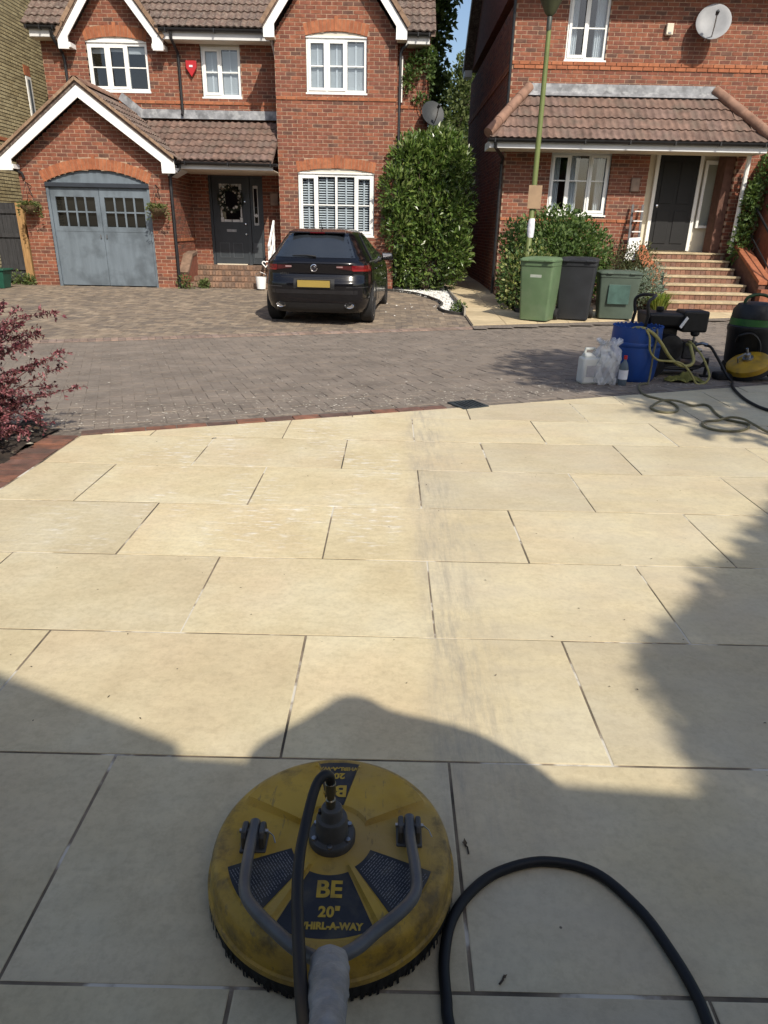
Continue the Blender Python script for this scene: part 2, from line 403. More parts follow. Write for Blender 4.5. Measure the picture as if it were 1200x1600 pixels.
def joint_material():
    m, nt, b = nodes('slab_joint'); L = nt.links.new
    pos = N(nt, 'ShaderNodeNewGeometry').outputs['Position']
    r = ramp(nt, [(.38, (.06,.05,.038)), (.46, (.15,.12,.085)), (.52, (.25,.2,.145)), (.56, (.60,.56,.48))]); L(noise(nt, pos, 2.9, 6), r.inputs[0])
    L(r.outputs[0], b.inputs['Base Color']); b.inputs['Roughness'].default_value = .95
    return m
def clip_half(poly, f):
    out = []
    for i in range(len(poly)):
        a, b = poly[i-1], poly[i]; fa, fb = f(*a), f(*b)
        if (fa >= 0) != (fb >= 0):
            t = fa/(fa-fb); out.append((a[0]+(b[0]-a[0])*t, a[1]+(b[1]-a[1])*t))
        if fb >= 0: out.append(b)
    return out
pj = MB(); q = [(-2.1,-1.7),(7,-1.7),(7,7.95),(-2.1,4.46)]
pj.add([(x, y, -.0022) for x, y in q], [(0,1,2,3)]); patio = tag(pj.build('patio', joint_material()), kind='structure')
for k in range(-4, 13):
    y0 = .8478+.61*k; off = -.7235 if k % 2 == 0 else -.2735
    for j in range(-3, 9):
        x0 = off+.91*j; gp = random.uniform(.0032,.0050)
        jx = lambda: random.uniform(-.0012, .0012)
        poly = [(x0+gp+jx(), y0+gp+jx()), (x0+.91-gp+jx(), y0+gp+jx()), (x0+.91-gp+jx(), y0+.61-gp+jx()), (x0+gp+jx(), y0+.61-gp+jx())]
        for f in (lambda x, y: x+2.092+.012*sin(y*3), lambda x, y: -sdist(x, y)-.004, lambda x, y: 6.9-x, lambda x, y: y+1.6):
            poly = clip_half(poly, f) if poly else poly
        if len(poly) < 3: continue
        n = len(poly); cx = sum(p[0] for p in poly)/n; cy = sum(p[1] for p in poly)/n
        zs = random.uniform(-.0004, .0006); tx, ty = random.uniform(-.0008,.0008), random.uniform(-.0008,.0008)
        def top(x, y): return zs+tx*(x-cx)+ty*(y-cy)
        inn = [(x+(cx-x)*min(.5, .003/max(.003, abs(cx-x)+1e-9)), y+(cy-y)*min(.5, .003/max(.003, abs(cy-y)+1e-9))) for x, y in poly]
        vs_ = [(x, y, -.02) for x, y in poly]+[(x, y, top(x, y)-.0006) for x, y in poly]+[(x, y, top(x, y)) for x, y in inn]
        fs_ = [(i, (i+1) % n, (i+1) % n+n, i+n) for i in range(n)]+[(i+n, (i+1) % n+n, (i+1) % n+2*n, i+2*n) for i in range(n)]+[tuple(range(2*n, 3*n))]
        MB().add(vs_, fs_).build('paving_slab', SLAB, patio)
# brick edging of the patio
em = blockmesh('edging_brick', .205, .1, EDGEB, .05); em2 = blockmesh('edging_brick', .205, .097, EDGEB, .05)
edg = MB(); edg.add([tuple(RP(-.35,.0)+Vector((0,0,-.008))), tuple(RP(2.85,.0)+Vector((0,0,-.008))), tuple(RP(2.85,.22)+Vector((0,0,-.02))), tuple(RP(-.35,.22)+Vector((0,0,-.02)))], [(0,1,2,3)])
edg.add([(-2.33,.0,-.009),(-2.095,.0,-.009),(-2.095,4.47,-.009),(-2.33,4.47,-.009)], [(0,1,2,3)])
edging = tag(edg.build('patio_edging', JOINT), kind='structure')
for i in range(13):
    p = RP(.02+i*.213, .008)
    inst('edging_brick', em, edging, Matrix(((ED.x, EN.x, 0, p.x), (ED.y, EN.y, 0, p.y), (random.uniform(-.02,.02), -.02, 1, random.uniform(-.002,.006)), (0,0,0,1))))
for i in range(14):
    p = RP(-.2+i*.213-.1, .112)
    if i < 0: inst('edging_brick', em, edging, Matrix(((ED.x, EN.x, 0, p.x), (ED.y, EN.y, 0, p.y), (0, -.03, 1, -.004), (0,0,0,1))))
for i in range(44):
    y = .05+i*.1
    inst('edging_brick', em2, edging, Matrix(((1, 0, 0, -2.307+random.uniform(-.004,.004)), (0, 1, 0, y), (random.uniform(-.02,.02), random.uniform(-.02,.02), 1, random.uniform(-.003,.006)), (0,0,0,1))))
# planting bed
bed = tag(dsheet('planting_bed', SOIL, [(-6,-1),(-2.3,-1),(-2.3,4.62),(-2.5,4.75),(-3.2,4.2),(-6,3.1)], .0, 50, lambda x, y: .03*sin(x*9+y*4)*sin(y*11)+.015*sin(x*31)*sin(y*27)+.01), kind='structure')
# drain cover set in the corner of the paving
dr = thing('drain_cover', (.67,5.6,0), 'small square dark drain cover at the patio edge by the road', 'drain cover')
Mdr = Matrix.Translation((.668,5.597,.004)) @ Matrix.Rotation(TH+.12, 4, 'Z')
IRON = mat('cast_iron', (.045,.055,.06), .5, 12, .3, metal=.3)
f = MB()
for a, b_, c, d in ((-.125,.125,-.125,-.105),(-.125,.125,.105,.125),(-.125,-.105,-.105,.105),(.105,.125,-.105,.105)): f.box(a, b_, c, d, -.03, .004)
f.xform(Mdr).build('frame', IRON, dr)
MB().box(-.105,.105,-.105,.105,-.06,-.022).xform(Mdr).build('pit', ROOM, dr)
for i in range(6): MB().box(-.1+i*.035,-.08+i*.035,-.105,.105,-.02,.002).xform(Mdr).build('grate_bar', IRON, dr)

# buff flag path in front of and beside the right-hand house
BUFF = mat('buff_flag', [(.50,.40,.25),(.46,.37,.235),(.53,.43,.275)], .9, 4, .14, .3, 60)
def pz(x, y): return hz(x, y)+.035
path = tag(dsheet('footpath', JOINT, [(1.40,11.56),(9.5,14.8),(9.5,16.0),(5.6,16.0),(5.6,14.9),(2.45,13.75),(2.45,25),(1.40,25)], .02, 70), kind='structure')
for i in range(0, 14):
    for j in range(0, 24):
        x0 = 1.42+i*.6; y0 = 11.3+j*.6
        poly = [(x0+.004,y0+.004),(x0+.596,y0+.004),(x0+.596,y0+.596),(x0+.004,y0+.596)]
        poly = clip_half(poly, lambda x, y: sdist(x, y)-5.74)
        if i > 1 and poly: poly = clip_half(poly, lambda x, y: 7.15-sdist(x, y))
        if i == 1 and poly: poly = clip_half(poly, lambda x, y: (2.43-x) if y > 13.6 else 1)
        if len(poly) < 3: continue
        n = len(poly); o_ = random.uniform(-.002, .002)
        MB().add([(x, y, hz(x, y)-.05) for x, y in poly]+[(x, y, pz(x, y)+o_) for x, y in poly], [tuple(range(n, 2*n))]+[(a, (a+1) % n, (a+1) % n+n, a+n) for a in range(n)]).build('flagstone', BUFF, path)
MB().box(1.385,1.42,13.2,24,-.3,.02).build('path_edging', mat('concrete_edge',(.3,.27,.22),.9,6,.2,.3), path)
bed2 = tag(dsheet('shrub_bed', SOIL, [(2.44,13.55),(5.72,14.75),(5.72,16.8),(2.44,16.8)], .05, 40, lambda x, y: hz(x, y)+.04*sin(x*7)*sin(y*8)), kind='structure')
# white gravel bed
WG = mat('white_gravel', [(.70,.69,.66),(.62,.61,.58),(.76,.75,.73),(.55,.54,.51)], .85, 30, .15)
gb = tag(dsheet('gravel_bed', mat('gravel_base',(.42,.41,.38),.9,40,.4,.5,120), GRAVEL, .012, 60), kind='structure')
m = MB(); octv = [Vector(v) for v in ((1,0,0),(-1,0,0),(0,1,0),(0,-1,0),(0,0,1))]
for _ in range(5200):
    x, y = random.uniform(-.1, 1.42), random.uniform(13.2, 17.9)
    if not inpoly(x, y, GRAVEL): continue
    r = random.uniform(.012, .024); a = random.uniform(0, 6.3); M = Matrix.Rotation(a, 3, 'Z')
    sc = Vector((r*random.uniform(.8,1.4), r, r*random.uniform(.5,.9)))
    m.add([(M @ Vector((v.x*sc.x, v.y*sc.y, v.z*sc.z)))+Vector((x, y, hz(x, y)+.016)) for v in octv], [(0,2,4),(2,1,4),(1,3,4),(3,0,4)])
for _ in range(28):
    x = random.uniform(-.1, 1.4); y = random.uniform(12.9, 16.5); r = random.uniform(.01,.018)
    m.add([Vector((v.x*r, v.y*r, v.z*r))+Vector((x, y, hz(x, y)+.004)) for v in octv], [(0,2,4),(2,1,4),(1,3,4),(3,0,4)])
tag(m.build('gravel', WG), 'loose white gravel stones filling the curved bed below the laurel', 'gravel', kind='stuff')
ge = [Vector((x, y, hz(x, y)+.02)) for x, y in GRAVEL[:8]]; ge = spline(ge, 5)
mm = MB()
for a, b_ in zip(ge[:-1], ge[1:]):
    t = (b_-a).normalized(); nn = Vector((t.y, -t.x, 0))*.022
    mm.hexa([a-nn-Vector((0,0,.1)), b_-nn-Vector((0,0,.1)), b_+nn-Vector((0,0,.1)), a+nn-Vector((0,0,.1)), a-nn+Vector((0,0,.03)), b_-nn+Vector((0,0,.03)), b_+nn+Vector((0,0,.03)), a+nn+Vector((0,0,.03))])
mm.build('edging_strip', mat('dark_edging',(.06,.055,.05),.85,8,.3), gb)

# ------------------------------------------------------------------ building kit
def rect(a, b, z0, z1):
    f = lambda z: (a, b) if z0 < z < z1 else None
    return (f, f)
def archop(x0, x1, zs, rise, depth, zb):
    """opening from zb up to a segmental arch; bricks also leave room for the arch ring"""
    h = (x1-x0)/2; R = (h*h+rise*rise)/(2*rise); zc = zs+rise-R; xc = (x0+x1)/2; al = math.asin(h/R)
    def void(z):
        if zb < z <= zs: return (x0, x1)
        if zs < z < zs+rise: q = sqrt(R*R-(z-zc)**2); return (xc-q, xc+q)
    def brick(z):
        if zb < z <= zs: return (x0, x1)
        Ro = R+depth; ze = zc+Ro*cos(al)
        if zs < z <= ze: q = h+(z-zs)*tan(al); return (xc-q, xc+q)
        if ze < z < zc+Ro: q = sqrt(Ro*Ro-(z-zc)**2); return (xc-q, xc+q)
    return (brick, void), (xc, zc, R, al, depth)
def arch_bricks(house, arc, y, mat_, key=True):
    xc, zc, R, al, dep = arc; n = max(7, int(2*al*R/.078)); n += 1-n % 2
    for i in range(n):
        a0 = -al+2*al*i/n+.004/R; a1 = -al+2*al*(i+1)/n-.004/R; d = dep; mid = n//2
        yy = y-random.uniform(.001, .004)
        if key and abs(i-mid) <= 0: d = dep+.055; yy = y-.012
        P = lambda a, r: (xc+r*sin(a), zc+r*cos(a))
        q = [P(a0, R), P(a1, R), P(a1, R+d), P(a0, R+d)]
        MB().hexa([(q[0][0],yy,q[0][1]),(q[1][0],yy,q[1][1]),(q[1][0],y+.1,q[1][1]),(q[0][0],y+.1,q[0][1]),(q[3][0],yy,q[3][1]),(q[2][0],yy,q[2][1]),(q[2][0],y+.1,q[2][1]),(q[3][0],y+.1,q[3][1])]).build('arch_brick', mat_, house)
def subtract(ivs, cut):
    out = []
    for a, b in ivs:
        if cut[1] <= a or cut[0] >= b: out.append((a, b)); continue
        if cut[0] > a: out.append((a, cut[0]))
        if cut[1] < b: out.append((cut[1], b))
    return out
class House:
    def __init__(s, root, brick, mortar, bl=.211, bh=.0615): s.bl = bl; s.bh = bh; s.root = root; s.brick = brick; s.mortar = mortar; s.reg = []; s.walls = []
    def wall(s, O, U, Nv, u0, u1, z0, z1, ops=(), clip=None, strings=(), phase=0, depth=.22, name='wall', zcam=None):
        O = Vector(O); U = Vector(U); Nv = Vector(Nv); Z = Vector((0, 0, 1))
        W = lambda u, d, z: O+U*u+Nv*(-d)+Z*z        # d = depth into the wall
        # mortar body in strips
        strips = []; z = z0; dz = .0375
        while z < z1-1e-6:
            zb = min(z+dz, z1); zm = (z+zb)/2; iv = [(u0, u1)]
            if clip:
                c = clip(zm)
                iv = [] if c is None else [(max(u0, c[0]), min(u1, c[1]))]
            for br, vo in ops:
                q = vo(zm)
                if q: iv = subtract(iv, q)
            iv = [tuple(round(t, 4) for t in q) for q in iv if q[1]-q[0] > .005]
            if strips and strips[-1][2] == iv: strips[-1][1] = zb
            else: strips.append([z, zb, iv])
            z = zb
        m = MB()
        for za, zb, iv in strips:
            for a, b in iv:
                m.hexa([W(a,.005,za),W(b,.005,za),W(b,depth,za),W(a,depth,za),W(a,.005,zb),W(b,.005,zb),W(b,depth,zb),W(a,depth,zb)])
        wo = m.build(name, s.mortar, s.root); cut = MB(); k = 0; z = z0
        while z+.03 < z1:
            za, zb = z, min(z+s.bh, z1); zm = (za+zb)/2; iv = [(u0, u1)]
            if clip:
                c = clip(zm); iv = [] if c is None else [(max(u0, c[0]), min(u1, c[1]))]
            for br, vo in ops:
                q = br(zm)
                if q: iv = subtract(iv, q)
            isstr = any(za-.02 < t < zb+.02 for t in strings)
            for a, b in iv:
                off = (k % 2)*.1125+phase; u = math.floor((a-off)/.225)*.225+off
                while u < b:
                    ua, ub = max(u, a), min(u+s.bl, b)
                    if ub-ua > .025:
                        jd = random.uniform(-.002, .0015)-(.02 if isstr else 0)
                        p = W(ua, jd, za)
                        M = Matrix(((U.x, -Nv.x, 0, p.x), (U.y, -Nv.y, 0, p.y), (0, 0, 1, p.z), (0, 0, 0, 1)))
                        full = ub-ua > s.bl-1e-4 and zb-za > s.bh-1e-4
                        if isstr: s.reg.append((p.length, M, wo, 'string', ub-ua))
                        elif full: s.reg.append((p.length, M, wo, 'full', s.bl))
                        else: s.put(cut, M, ub-ua, zb-za)
                    u += .225
            k += 1; z += .075
        s.walls.append((wo, cut)); return wo
    def put(s, m, M, lx, lz, ly=.1):
        m.add([M @ Vector(v) for v in ((0,0,0),(lx,0,0),(lx,ly,0),(0,ly,0),(0,0,lz),(lx,0,lz),(lx,ly,lz),(0,ly,lz))], [(0,3,2,1),(4,5,6,7),(0,1,5,4),(1,2,6,5),(3,0,4,7)])
    def finish(s, nind=300):
        tmp = MB(); s.put(tmp, Matrix.Identity(4), s.bl, s.bh); bm_ = tmp.mesh('brick', s.brick)
        cuts = dict((w_.name, c) for w_, c in s.walls); smesh = {}
        fulls = sorted([r for r in s.reg if r[3] == 'full'], key=lambda r: r[0])
        for r in fulls[:nind]: inst('brick', bm_, r[2], r[1])
        for r in fulls[nind:]: s.put(cuts[r[2].name], r[1], s.bl, s.bh)
        sm = {}
        for r in s.reg:
            if r[3] == 'string':
                sm.setdefault(r[2].name, (r[2], MB()))[1]
                s.put(sm[r[2].name][1], r[1], r[4], s.bh)
        for w_, m in sm.values():
            q = m.build('string_course', BRICK2, w_); q['kind'] = 'stuff'
        for w_, c in s.walls:
            if c.v:
                q = c.build('brickwork', s.brick, w_); q['kind'] = 'stuff'
def wave(u): return .025*(.5+.5*cos(2*pi*u/.15))**1.3
def tile_mesh(name, mat_, lo0, hi0, lo1, hi1, ln, u0):
    m = MB(); n = max(3, int(round((max(hi0, hi1)-min(lo0, lo1))/.3*14)))
    for r, (lo_, hi_, y, zz) in enumerate(((lo0, hi0, 0, .006), (lo0, hi0, 0, .034), (lo1, hi1, ln, .0))):
        for i in range(n+1):
            u = lo_+(hi_-lo_)*i/n; m.v.append((u-u0, y, zz+wave(u)))
    for r in range(2):
        for i in range(n): a = r*(n+1)+i; m.f.append((a, a+1, a+n+2, a+n+1))
    return m.mesh(name, mat_)
def tiles(roof, O, U, V, ivs, rows, mat_, gauge=.3):
    O = Vector(O); U = Vector(U).normalized(); V = Vector(V).normalized(); Nn = U.cross(V)
    full = tile_mesh('roof_tile', mat_, 0, .3, 0, .3, gauge+.06, 0)
    for r in range(rows):
        v0, v1 = r*gauge, r*gauge+gauge+.06; A, B = ivs(v0), ivs(v1)
        for (l0, h0), (l1, h1) in zip(A, B):
            k = math.floor(min(l0, l1)/.3)
            while k*.3 < max(h0, h1)-.005:
                a, b = k*.3, k*.3+.3; k += 1
                P = O+U*a+V*(v0-.05)+Nn*(random.uniform(0, .004)); tw = random.uniform(-.006, .006)
                Nt = (Nn+U*tw).normalized()
                M = Matrix(((U.x, V.x, Nt.x, P.x), (U.y, V.y, Nt.y, P.y), (U.z, V.z, Nt.z, P.z), (0, 0, 0, 1)))
                if l0 <= a+1e-6 and l1 <= a+1e-6 and h0 >= b-1e-6 and h1 >= b-1e-6: inst('roof_tile', full, roof, M)
                else:
                    q = [min(max(t, a), b) for t in (l0, h0, l1, h1)]
                    if q[1]-q[0] > .01 or q[3]-q[2] > .01:
                        inst('roof_tile', tile_mesh('cut_tile', mat_, q[0], max(q[1], q[0]+.002), q[2], max(q[3], q[2]+.002), gauge+.06, a), roof, M)
def slabroof(name, mat_, parent, pts, th=.07):
    """a plane of roofing boards: four corners, thickness downwards"""
    P = [Vector(p) for p in pts]; d = Vector((0, 0, -th))
    return MB().hexa([p+d for p in P]+P).build(name, mat_, parent)
def halfpipe(m, a, b, r, n=8):
    a = Vector(a); b = Vector(b); t = (b-a).normalized(); sd_ = t.cross(Vector((0, 0, 1))).normalized(); up = sd_.cross(t)
    vs = []; 
    for p in (a, b):
        for rr in (r, r-.008):
            for k in range(n+1):
                q = pi+pi*k/n; vs.append(p+sd_*cos(q)*rr+up*sin(q)*rr)
    w_ = n+1; fs = []
    for k in range(n):
        fs += [(k, k+1, 2*w_+k+1, 2*w_+k), (w_+k, 3*w_+k, 3*w_+k+1, w_+k+1), (k, w_+k, w_+k+1, k+1), (2*w_+k, 2*w_+k+1, 3*w_+k+1, 3*w_+k)]
    fs += [(0, 2*w_, 3*w_, w_), (n, w_+n, 3*w_+n, 2*w_+n)]
    m.add(vs, fs); return m
def gutter(parent, a, b, r=.06):
    g_ = halfpipe(MB(), a, b, r).build('gutter', BLACKP, parent, True)
    a = Vector(a); b = Vector(b); n = max(2, int((b-a).length/.9))
    for i in range(n+1):
        p = a.lerp(b, (i+.15)/(n+.3)); MB().box(p.x-.012, p.x+.012, p.y-.066, p.y+.06, p.z-.068, p.z+.006).build('gutter_bracket', BLACKP, g_)
    return g_
def downpipe(parent, pts, r=.034, mat_=None):
    return MB().tube(pts, r, 8).build('downpipe', mat_ or BLACKP, parent, True)
def window(house, x0, x1, z0, z1, y, lights, bar=.5, blind=None, opens=(), sill=True, tapes=True, frame=None, room=.9, blind_part=1.0, glassm=None, tilt=(.014,-.037), pitch=.04):
    """white framed window facing -Y; frame front at y"""
    fr = frame or UPVC; B = .055; m = MB(); d = .06
    n = len(lights); tot = sum(lights); ws = (x1-x0-2*B-(n-1)*.05)
    m.box(x0, x1, y, y+d, z0, z0+B); m.box(x0, x1, y, y+d, z1-B, z1); m.box(x0, x0+B, y, y+d, z0+B, z1-B); m.box(x1-B, x1, y, y+d, z0+B, z1-B)
    x = x0+B; cells = []
    for i, l in enumerate(lights):
        wd = ws*l/tot; cells.append((x, x+wd))
        if i < n-1: m.box(x+wd, x+wd+.05, y, y+d, z0+B, z1-B)
        x += wd+.05
    for i in opens:
        a, b = cells[i]; e = .04
        m.box(a-.012, b+.012, y-.018, y-.002, z0+B-.012, z0+B+e); m.box(a-.012, b+.012, y-.018, y-.002, z1-B-e, z1-B+.012)
        m.box(a-.012, a+e, y-.018, y-.002, z0+B+e, z1-B-e); m.box(b-e, b+.012, y-.018, y-.002, z0+B+e, z1-B-e)
    wo = m.build('window', fr, house)
    for i, (a, b) in enumerate(cells):
        zm = z0+B+(z1-z0-2*B)*bar; e = .034 if i in opens else 0
        for za, zb in ((z0+B, zm-.012), (zm+.012, z1-B)):
            t1 = random.uniform(-.004, .004)
            MB().add([(a, y+.03+t1, za), (b, y+.03-t1, za), (b, y+.03-t1, zb), (a, y+.03+t1, zb)], [(0,1,2,3)]).build('pane', glassm or GLASS, wo)
        MB().box(a+e, b-e, y+.012, y+.045, zm-.012, zm+.012).build('glazing_bar', fr, wo)
        if blind == 'slat' or (isinstance(blind, dict) and i in blind):
            bp = blind_part if not isinstance(blind, dict) else blind[i]
            bm_ = MB(); z = z1-B-.02; zl = z1-B-(z1-z0-2*B)*bp
            while z > zl:
                ty, tz = tilt; bm_.add([(a+.006, y+.075, z), (b-.006, y+.075, z), (b-.006, y+.075+ty, z+tz), (a+.006, y+.075+ty, z+tz), (a+.006, y+.078, z), (b-.006, y+.078, z), (b-.006, y+.078+ty, z+tz), (a+.006, y+.078+ty, z+tz)], [(3,2,1,0),(4,5,6,7),(0,1,5,4),(2,3,7,6)]); z -= pitch
            if tapes: bm_.box((a+b)/2-.018, (a+b)/2+.018, y+.064, y+.068, zl, z1-B)
            q = bm_.build('blind', BLIND, wo); q['kind'] = 'stuff'
        if blind == 'curtain':
            bm_ = MB(); s_ = 1 if i < n/2 else -1
            xa = a if s_ > 0 else b
            bm_.grid(lambda u, v: (xa+s_*u*(b-a)*.55, y+.12+.018*sin(u*26), z0+B+(z1-z0-2*B)*v), 30, 1)
            bm_.build('curtain', BLIND, wo, True)
    if sill: MB().box(x0-.02, x1+.02, y-.06, y+.01, z0-.035, z0-.002).build('sill', fr, wo)
    r = MB(); a, b, c, dd, e, f_ = x0+.005, x1-.005, y+.062, y+.062+room, z0+.005, z1-.005
    r.add([(a,c,e),(b,c,e),(b,dd,e),(a,dd,e),(a,c,f_),(b,c,f_),(b,dd,f_),(a,dd,f_)], [(0,1,2,3),(4,7,6,5),(1,5,6,2),(2,6,7,3),(3,7,4,0)])
    r.build('interior', ROOM, wo); return wo
def barge(house, xc, zt, hw, drop, y0, y1, wd=.2, foot=.26, name='barge_board'):
    """pair of white boards on a gable; zt = outer apex height, hw = half width, drop = height of the slope"""
    s = drop/hw; L_ = sqrt(1+s*s); v = wd*L_
    for sg in (-1, 1):
        ox = xc+sg*hw; oz = zt-drop
        poly = [(xc, zt), (ox, oz), (ox, oz-foot*.78), (ox-sg*foot*.92, oz-foot*.78), (ox-sg*(foot*.92+.03), oz+s*(foot*.92+.03)-v), (xc, zt-v)]
        poly[4] = (ox-sg*foot*.92, max(oz-foot*.78+.005, oz+s*foot*.92-v))
        if sg < 0: poly = poly[::-1]
        MB().prism(poly, y0, y1).build(name, WHITE, house)

# ------------------------------------------------------------------ left red-brick house
h1 = thing('brick_house', (-3.7,18,0), 'red brick house with garage gable, porch and bay gable behind the black car', 'house')
H1 = House(h1, BRICK, MORTAR)
# garage wing
YG = 16.3
gop, garc = archop(-7.57, -5.30, 2.14, .26, .215, -.1)
def gclip(z): 
    if z < 2.55: return (-8.1, -4.86)
    h = 1.62-(z-2.55)/.746; return (-6.48-h, -6.48+h) if h > .02 else None
H1.wall((0,YG,0), (1,0,0), (0,-1,0), -8.1, -4.86, -.06, 3.72, [gop], gclip, strings=())
arch_bricks(h1, garc, YG, BRICK2)
H1.wall((-4.86,YG+.1,0), (0,1,0), (1,0,0), 0, 1.75, -.06, 2.5, strings=(1.02,))
MB().box(-8.1,-7.9,16.52,18.3,-.1,2.5).build('side_wall', BRICK, h1)
# garage doors
gd = MB(); 
xc, zc, R, al, dp = garc
arc_pts = [(xc+R*sin(-al+2*al*i/20), zc+R*cos(-al+2*al*i/20)) for i in range(21)]
MB().prism([(-7.57,2.14)]+[(x, z-.002) for x, z in arc_pts[1:-1]]+[(-5.30,2.14)], YG+.06, YG+.1).build('arch_panel', SLATE, h1)
MB().box(-7.57,-5.30,YG-.005,YG+.1,2.05,2.138).build('door_head', mat('dark_blue_trim',(.028,.034,.045),.5,5,.2), h1, bevel=.01)
MB().box(-7.57,-7.51,YG+.03,YG+.12,-.02,2.048).build('door_jamb', SLATE, h1); MB().box(-5.36,-5.30,YG+.03,YG+.12,-.02,2.048).build('door_jamb', SLATE, h1)
MB().box(-7.5,-5.36,YG+.13,YG+1.2,-.02,2.05).build('garage_interior', ROOM, h1)
for a, b in ((-7.505,-6.44),(-6.43,-5.365)):
    m = MB(); y0, y1 = YG+.06, YG+.1; zt, zb_ = 2.045, .02; gz0, gz1 = 1.26, 1.86; gx0, gx1 = a+.1, b-.1
    m.box(a, b, y0, y1, gz1, zt); m.box(a, b, y0, y1, gz0-.1, gz0); m.box(a, gx0, y0, y1, gz0, gz1); m.box(gx1, b, y0, y1, gz0, gz1)
    m.box(a, b, y0+.006, y1, zb_, gz0-.1)
    leaf = m.build('garage_door', SLATE, h1)
    w4 = (gx1-gx0)/4
    for i in range(1, 4): MB().box(gx0+i*w4-.018, gx0+i*w4+.018, y0+.004, y1-.006, gz0, gz1).build('glazing_bar', SLATE, leaf)
    zm = (gz0+gz1)/2
    for i in range(4):
        xa, xb = gx0+i*w4+(.018 if i else 0), gx0+(i+1)*w4-(.018 if i < 3 else 0)
        MB().box(xa, xb, y0+.008, y1-.008, zm-.016, zm+.016).build('glazing_bar', SLATE, leaf)
        for za, zb2 in ((gz0, zm-.016), (zm+.016, gz1)):
            MB().add([(xa, y0+.022, za), (xb, y0+.022, za), (xb, y0+.022, zb2), (xa, y0+.022, zb2)], [(0,1,2,3)]).build('pane', glass('garage_pane', (.55,.55,.52), .5), leaf)
    MB().box(a+.002, a+.016, y0-.004, y0-.001, zb_, zt).build('edge_strip', SLATE, leaf)
    sx_ = b-.06 if a < -7 else a+.06
    MB().box(sx_-.012, sx_+.012, y0-.02, y0-.002, 1.02, 1.1).build('latch', STEEL, leaf)
# garage roof
s_ = .746; zr = 4.0; ex0, ex1 = -8.33, -4.63
groof = slabroof('garage_roof', TILE, h1, [(ex0,15.97,zr-1.86*s_),(-6.47,15.97,zr),(-6.47,18.1,zr),(ex0,18.1,zr-1.86*s_)])
groof2 = slabroof('garage_roof', TILE, h1, [(-6.47,15.97,zr),(ex1,15.97,zr-1.84*s_),(ex1,18.1,zr-1.84*s_),(-6.47,18.1,zr)])
sl = sqrt(1+s_*s_)
tiles(groof2, (ex1+.03,15.95,zr-1.87*s_), (0,1,0), (-1/sl,0,s_/sl), lambda v: [(0, max(.02, min(2.15, 2.15 if v < .2 else 2.15)))], 7, TILE)
tiles(groof, (ex0-.03,18.1,zr-1.89*s_), (0,-1,0), (1/sl,0,s_/sl), lambda v: [(0, 2.14)], 7, TILE)
for i in range(6):
    y = 15.93+i*.38
    m = MB(); halfpipe(m, (-6.47,y,0), (-6.47,y+.375,0), .12); m.v = [(x_, y_, zr-.045-z_) for x_, y_, z_ in m.v]
    m.build('ridge_tile', RIDGE, h1, True)
VERGE = mat('verge_mortar', [(.23,.15,.10),(.27,.18,.12)], .9, 12, .3, .5, 60)
for sg in (-1, 1):
    a = Vector((-6.47,15.945,zr+.03)); b = Vector((-6.47+sg*1.87,15.945,zr-1.87*s_+.03)); d = (b-a)/8
    for i in range(8): MB().obox(a+d*(i+.5), d*.49, (0,.02,0), Vector((0,0,.032))).build('verge_tile', VERGE, h1)
barge(h1, -6.47, zr-.07, 1.86, 1.86*s_-.03, 15.99, 16.02, .185, .3)
for sg, xo in ((-1,-8.3),(1,-4.64)): MB().box(min(xo,xo-sg*.26),max(xo,xo-sg*.26),16.022,16.29,2.375,2.46).build('soffit_box', WHITE, h1)
for sg in (-1,1):
    o_ = Vector((-6.47,16.16,zr-.14)); e_ = Vector((sg*1.83,0,-1.83*s_)); MB().obox(o_+e_/2, e_/2, (0,.13,0), (0,0,.008)).build('soffit', FASCIA, h1)
# porch roof between garage and bay
pv = Vector((0, 1.68, .97)).normalized(); pz0 = 2.645
def pivs(v):
    z = pz0+v*pv.z; lo_ = -6.47+(zr-z)/s_+.02; return [(lo_+6, -2.61+6)]
proof = MB().hexa([(-4.66,16.42,2.57),(-2.61,16.42,2.57),(-2.61,18.09,3.53),(-5.85,18.09,3.53),(-4.66,16.42,2.625),(-2.61,16.42,2.625),(-2.61,18.09,3.59),(-5.85,18.09,3.59)]).build('porch_roof', TILE2, h1)
tiles(proof, (-6,16.44,pz0), (1,0,0), pv, pivs, 6, TILE2)
MB().add([(-5.95,18.075,3.80),(-2.61,18.075,3.80),(-2.61,18.06,3.62),(-2.61,17.93,3.60),(-5.95,17.93,3.60),(-5.95,18.06,3.62)], [(0,5,2,1),(5,4,3,2)]).build('lead_flashing', LEAD, h1)
MB().obox((-6.02,18.07,3.83), (.3,0,-.224), (0,.006,0), (.05,0,.067)).build('step_flashing', LEAD, h1)
MB().box(-4.6,-2.605,16.44,16.46,2.46,2.575).build('fascia', FASCIA, h1)
MB().box(-4.84,-2.605,16.46,18.09,2.462,2.476).build('soffit', CREAM, h1)
gutter(h1, (-4.62,16.37,2.6), (-2.5,16.37,2.585))
MB().hexa([(-4.86,16.3,2.3),(-4.62,16.3,2.42),(-4.62,17.0,2.42),(-4.86,17.0,2.3),(-4.86,16.3,2.46),(-4.62,16.3,2.46),(-4.62,17.0,2.46),(-4.86,17.0,2.46)]).build('soffit_box', FASCIA, h1)
downpipe(h1, [(-4.62,16.37,2.55),(-4.62,16.37,2.45),(-4.8,16.27,2.3),(-4.8,16.255,2.2),(-4.8,16.255,.02)])
downpipe(h1, [(-8.25,16.2,2.55),(-8.25,16.2,2.42),(-8.0,16.26,2.3),(-7.98,16.27,2.2)], .03)
gutter(h1, (-4.6,16.02,2.6), (-4.6,16.4,2.6), .05)
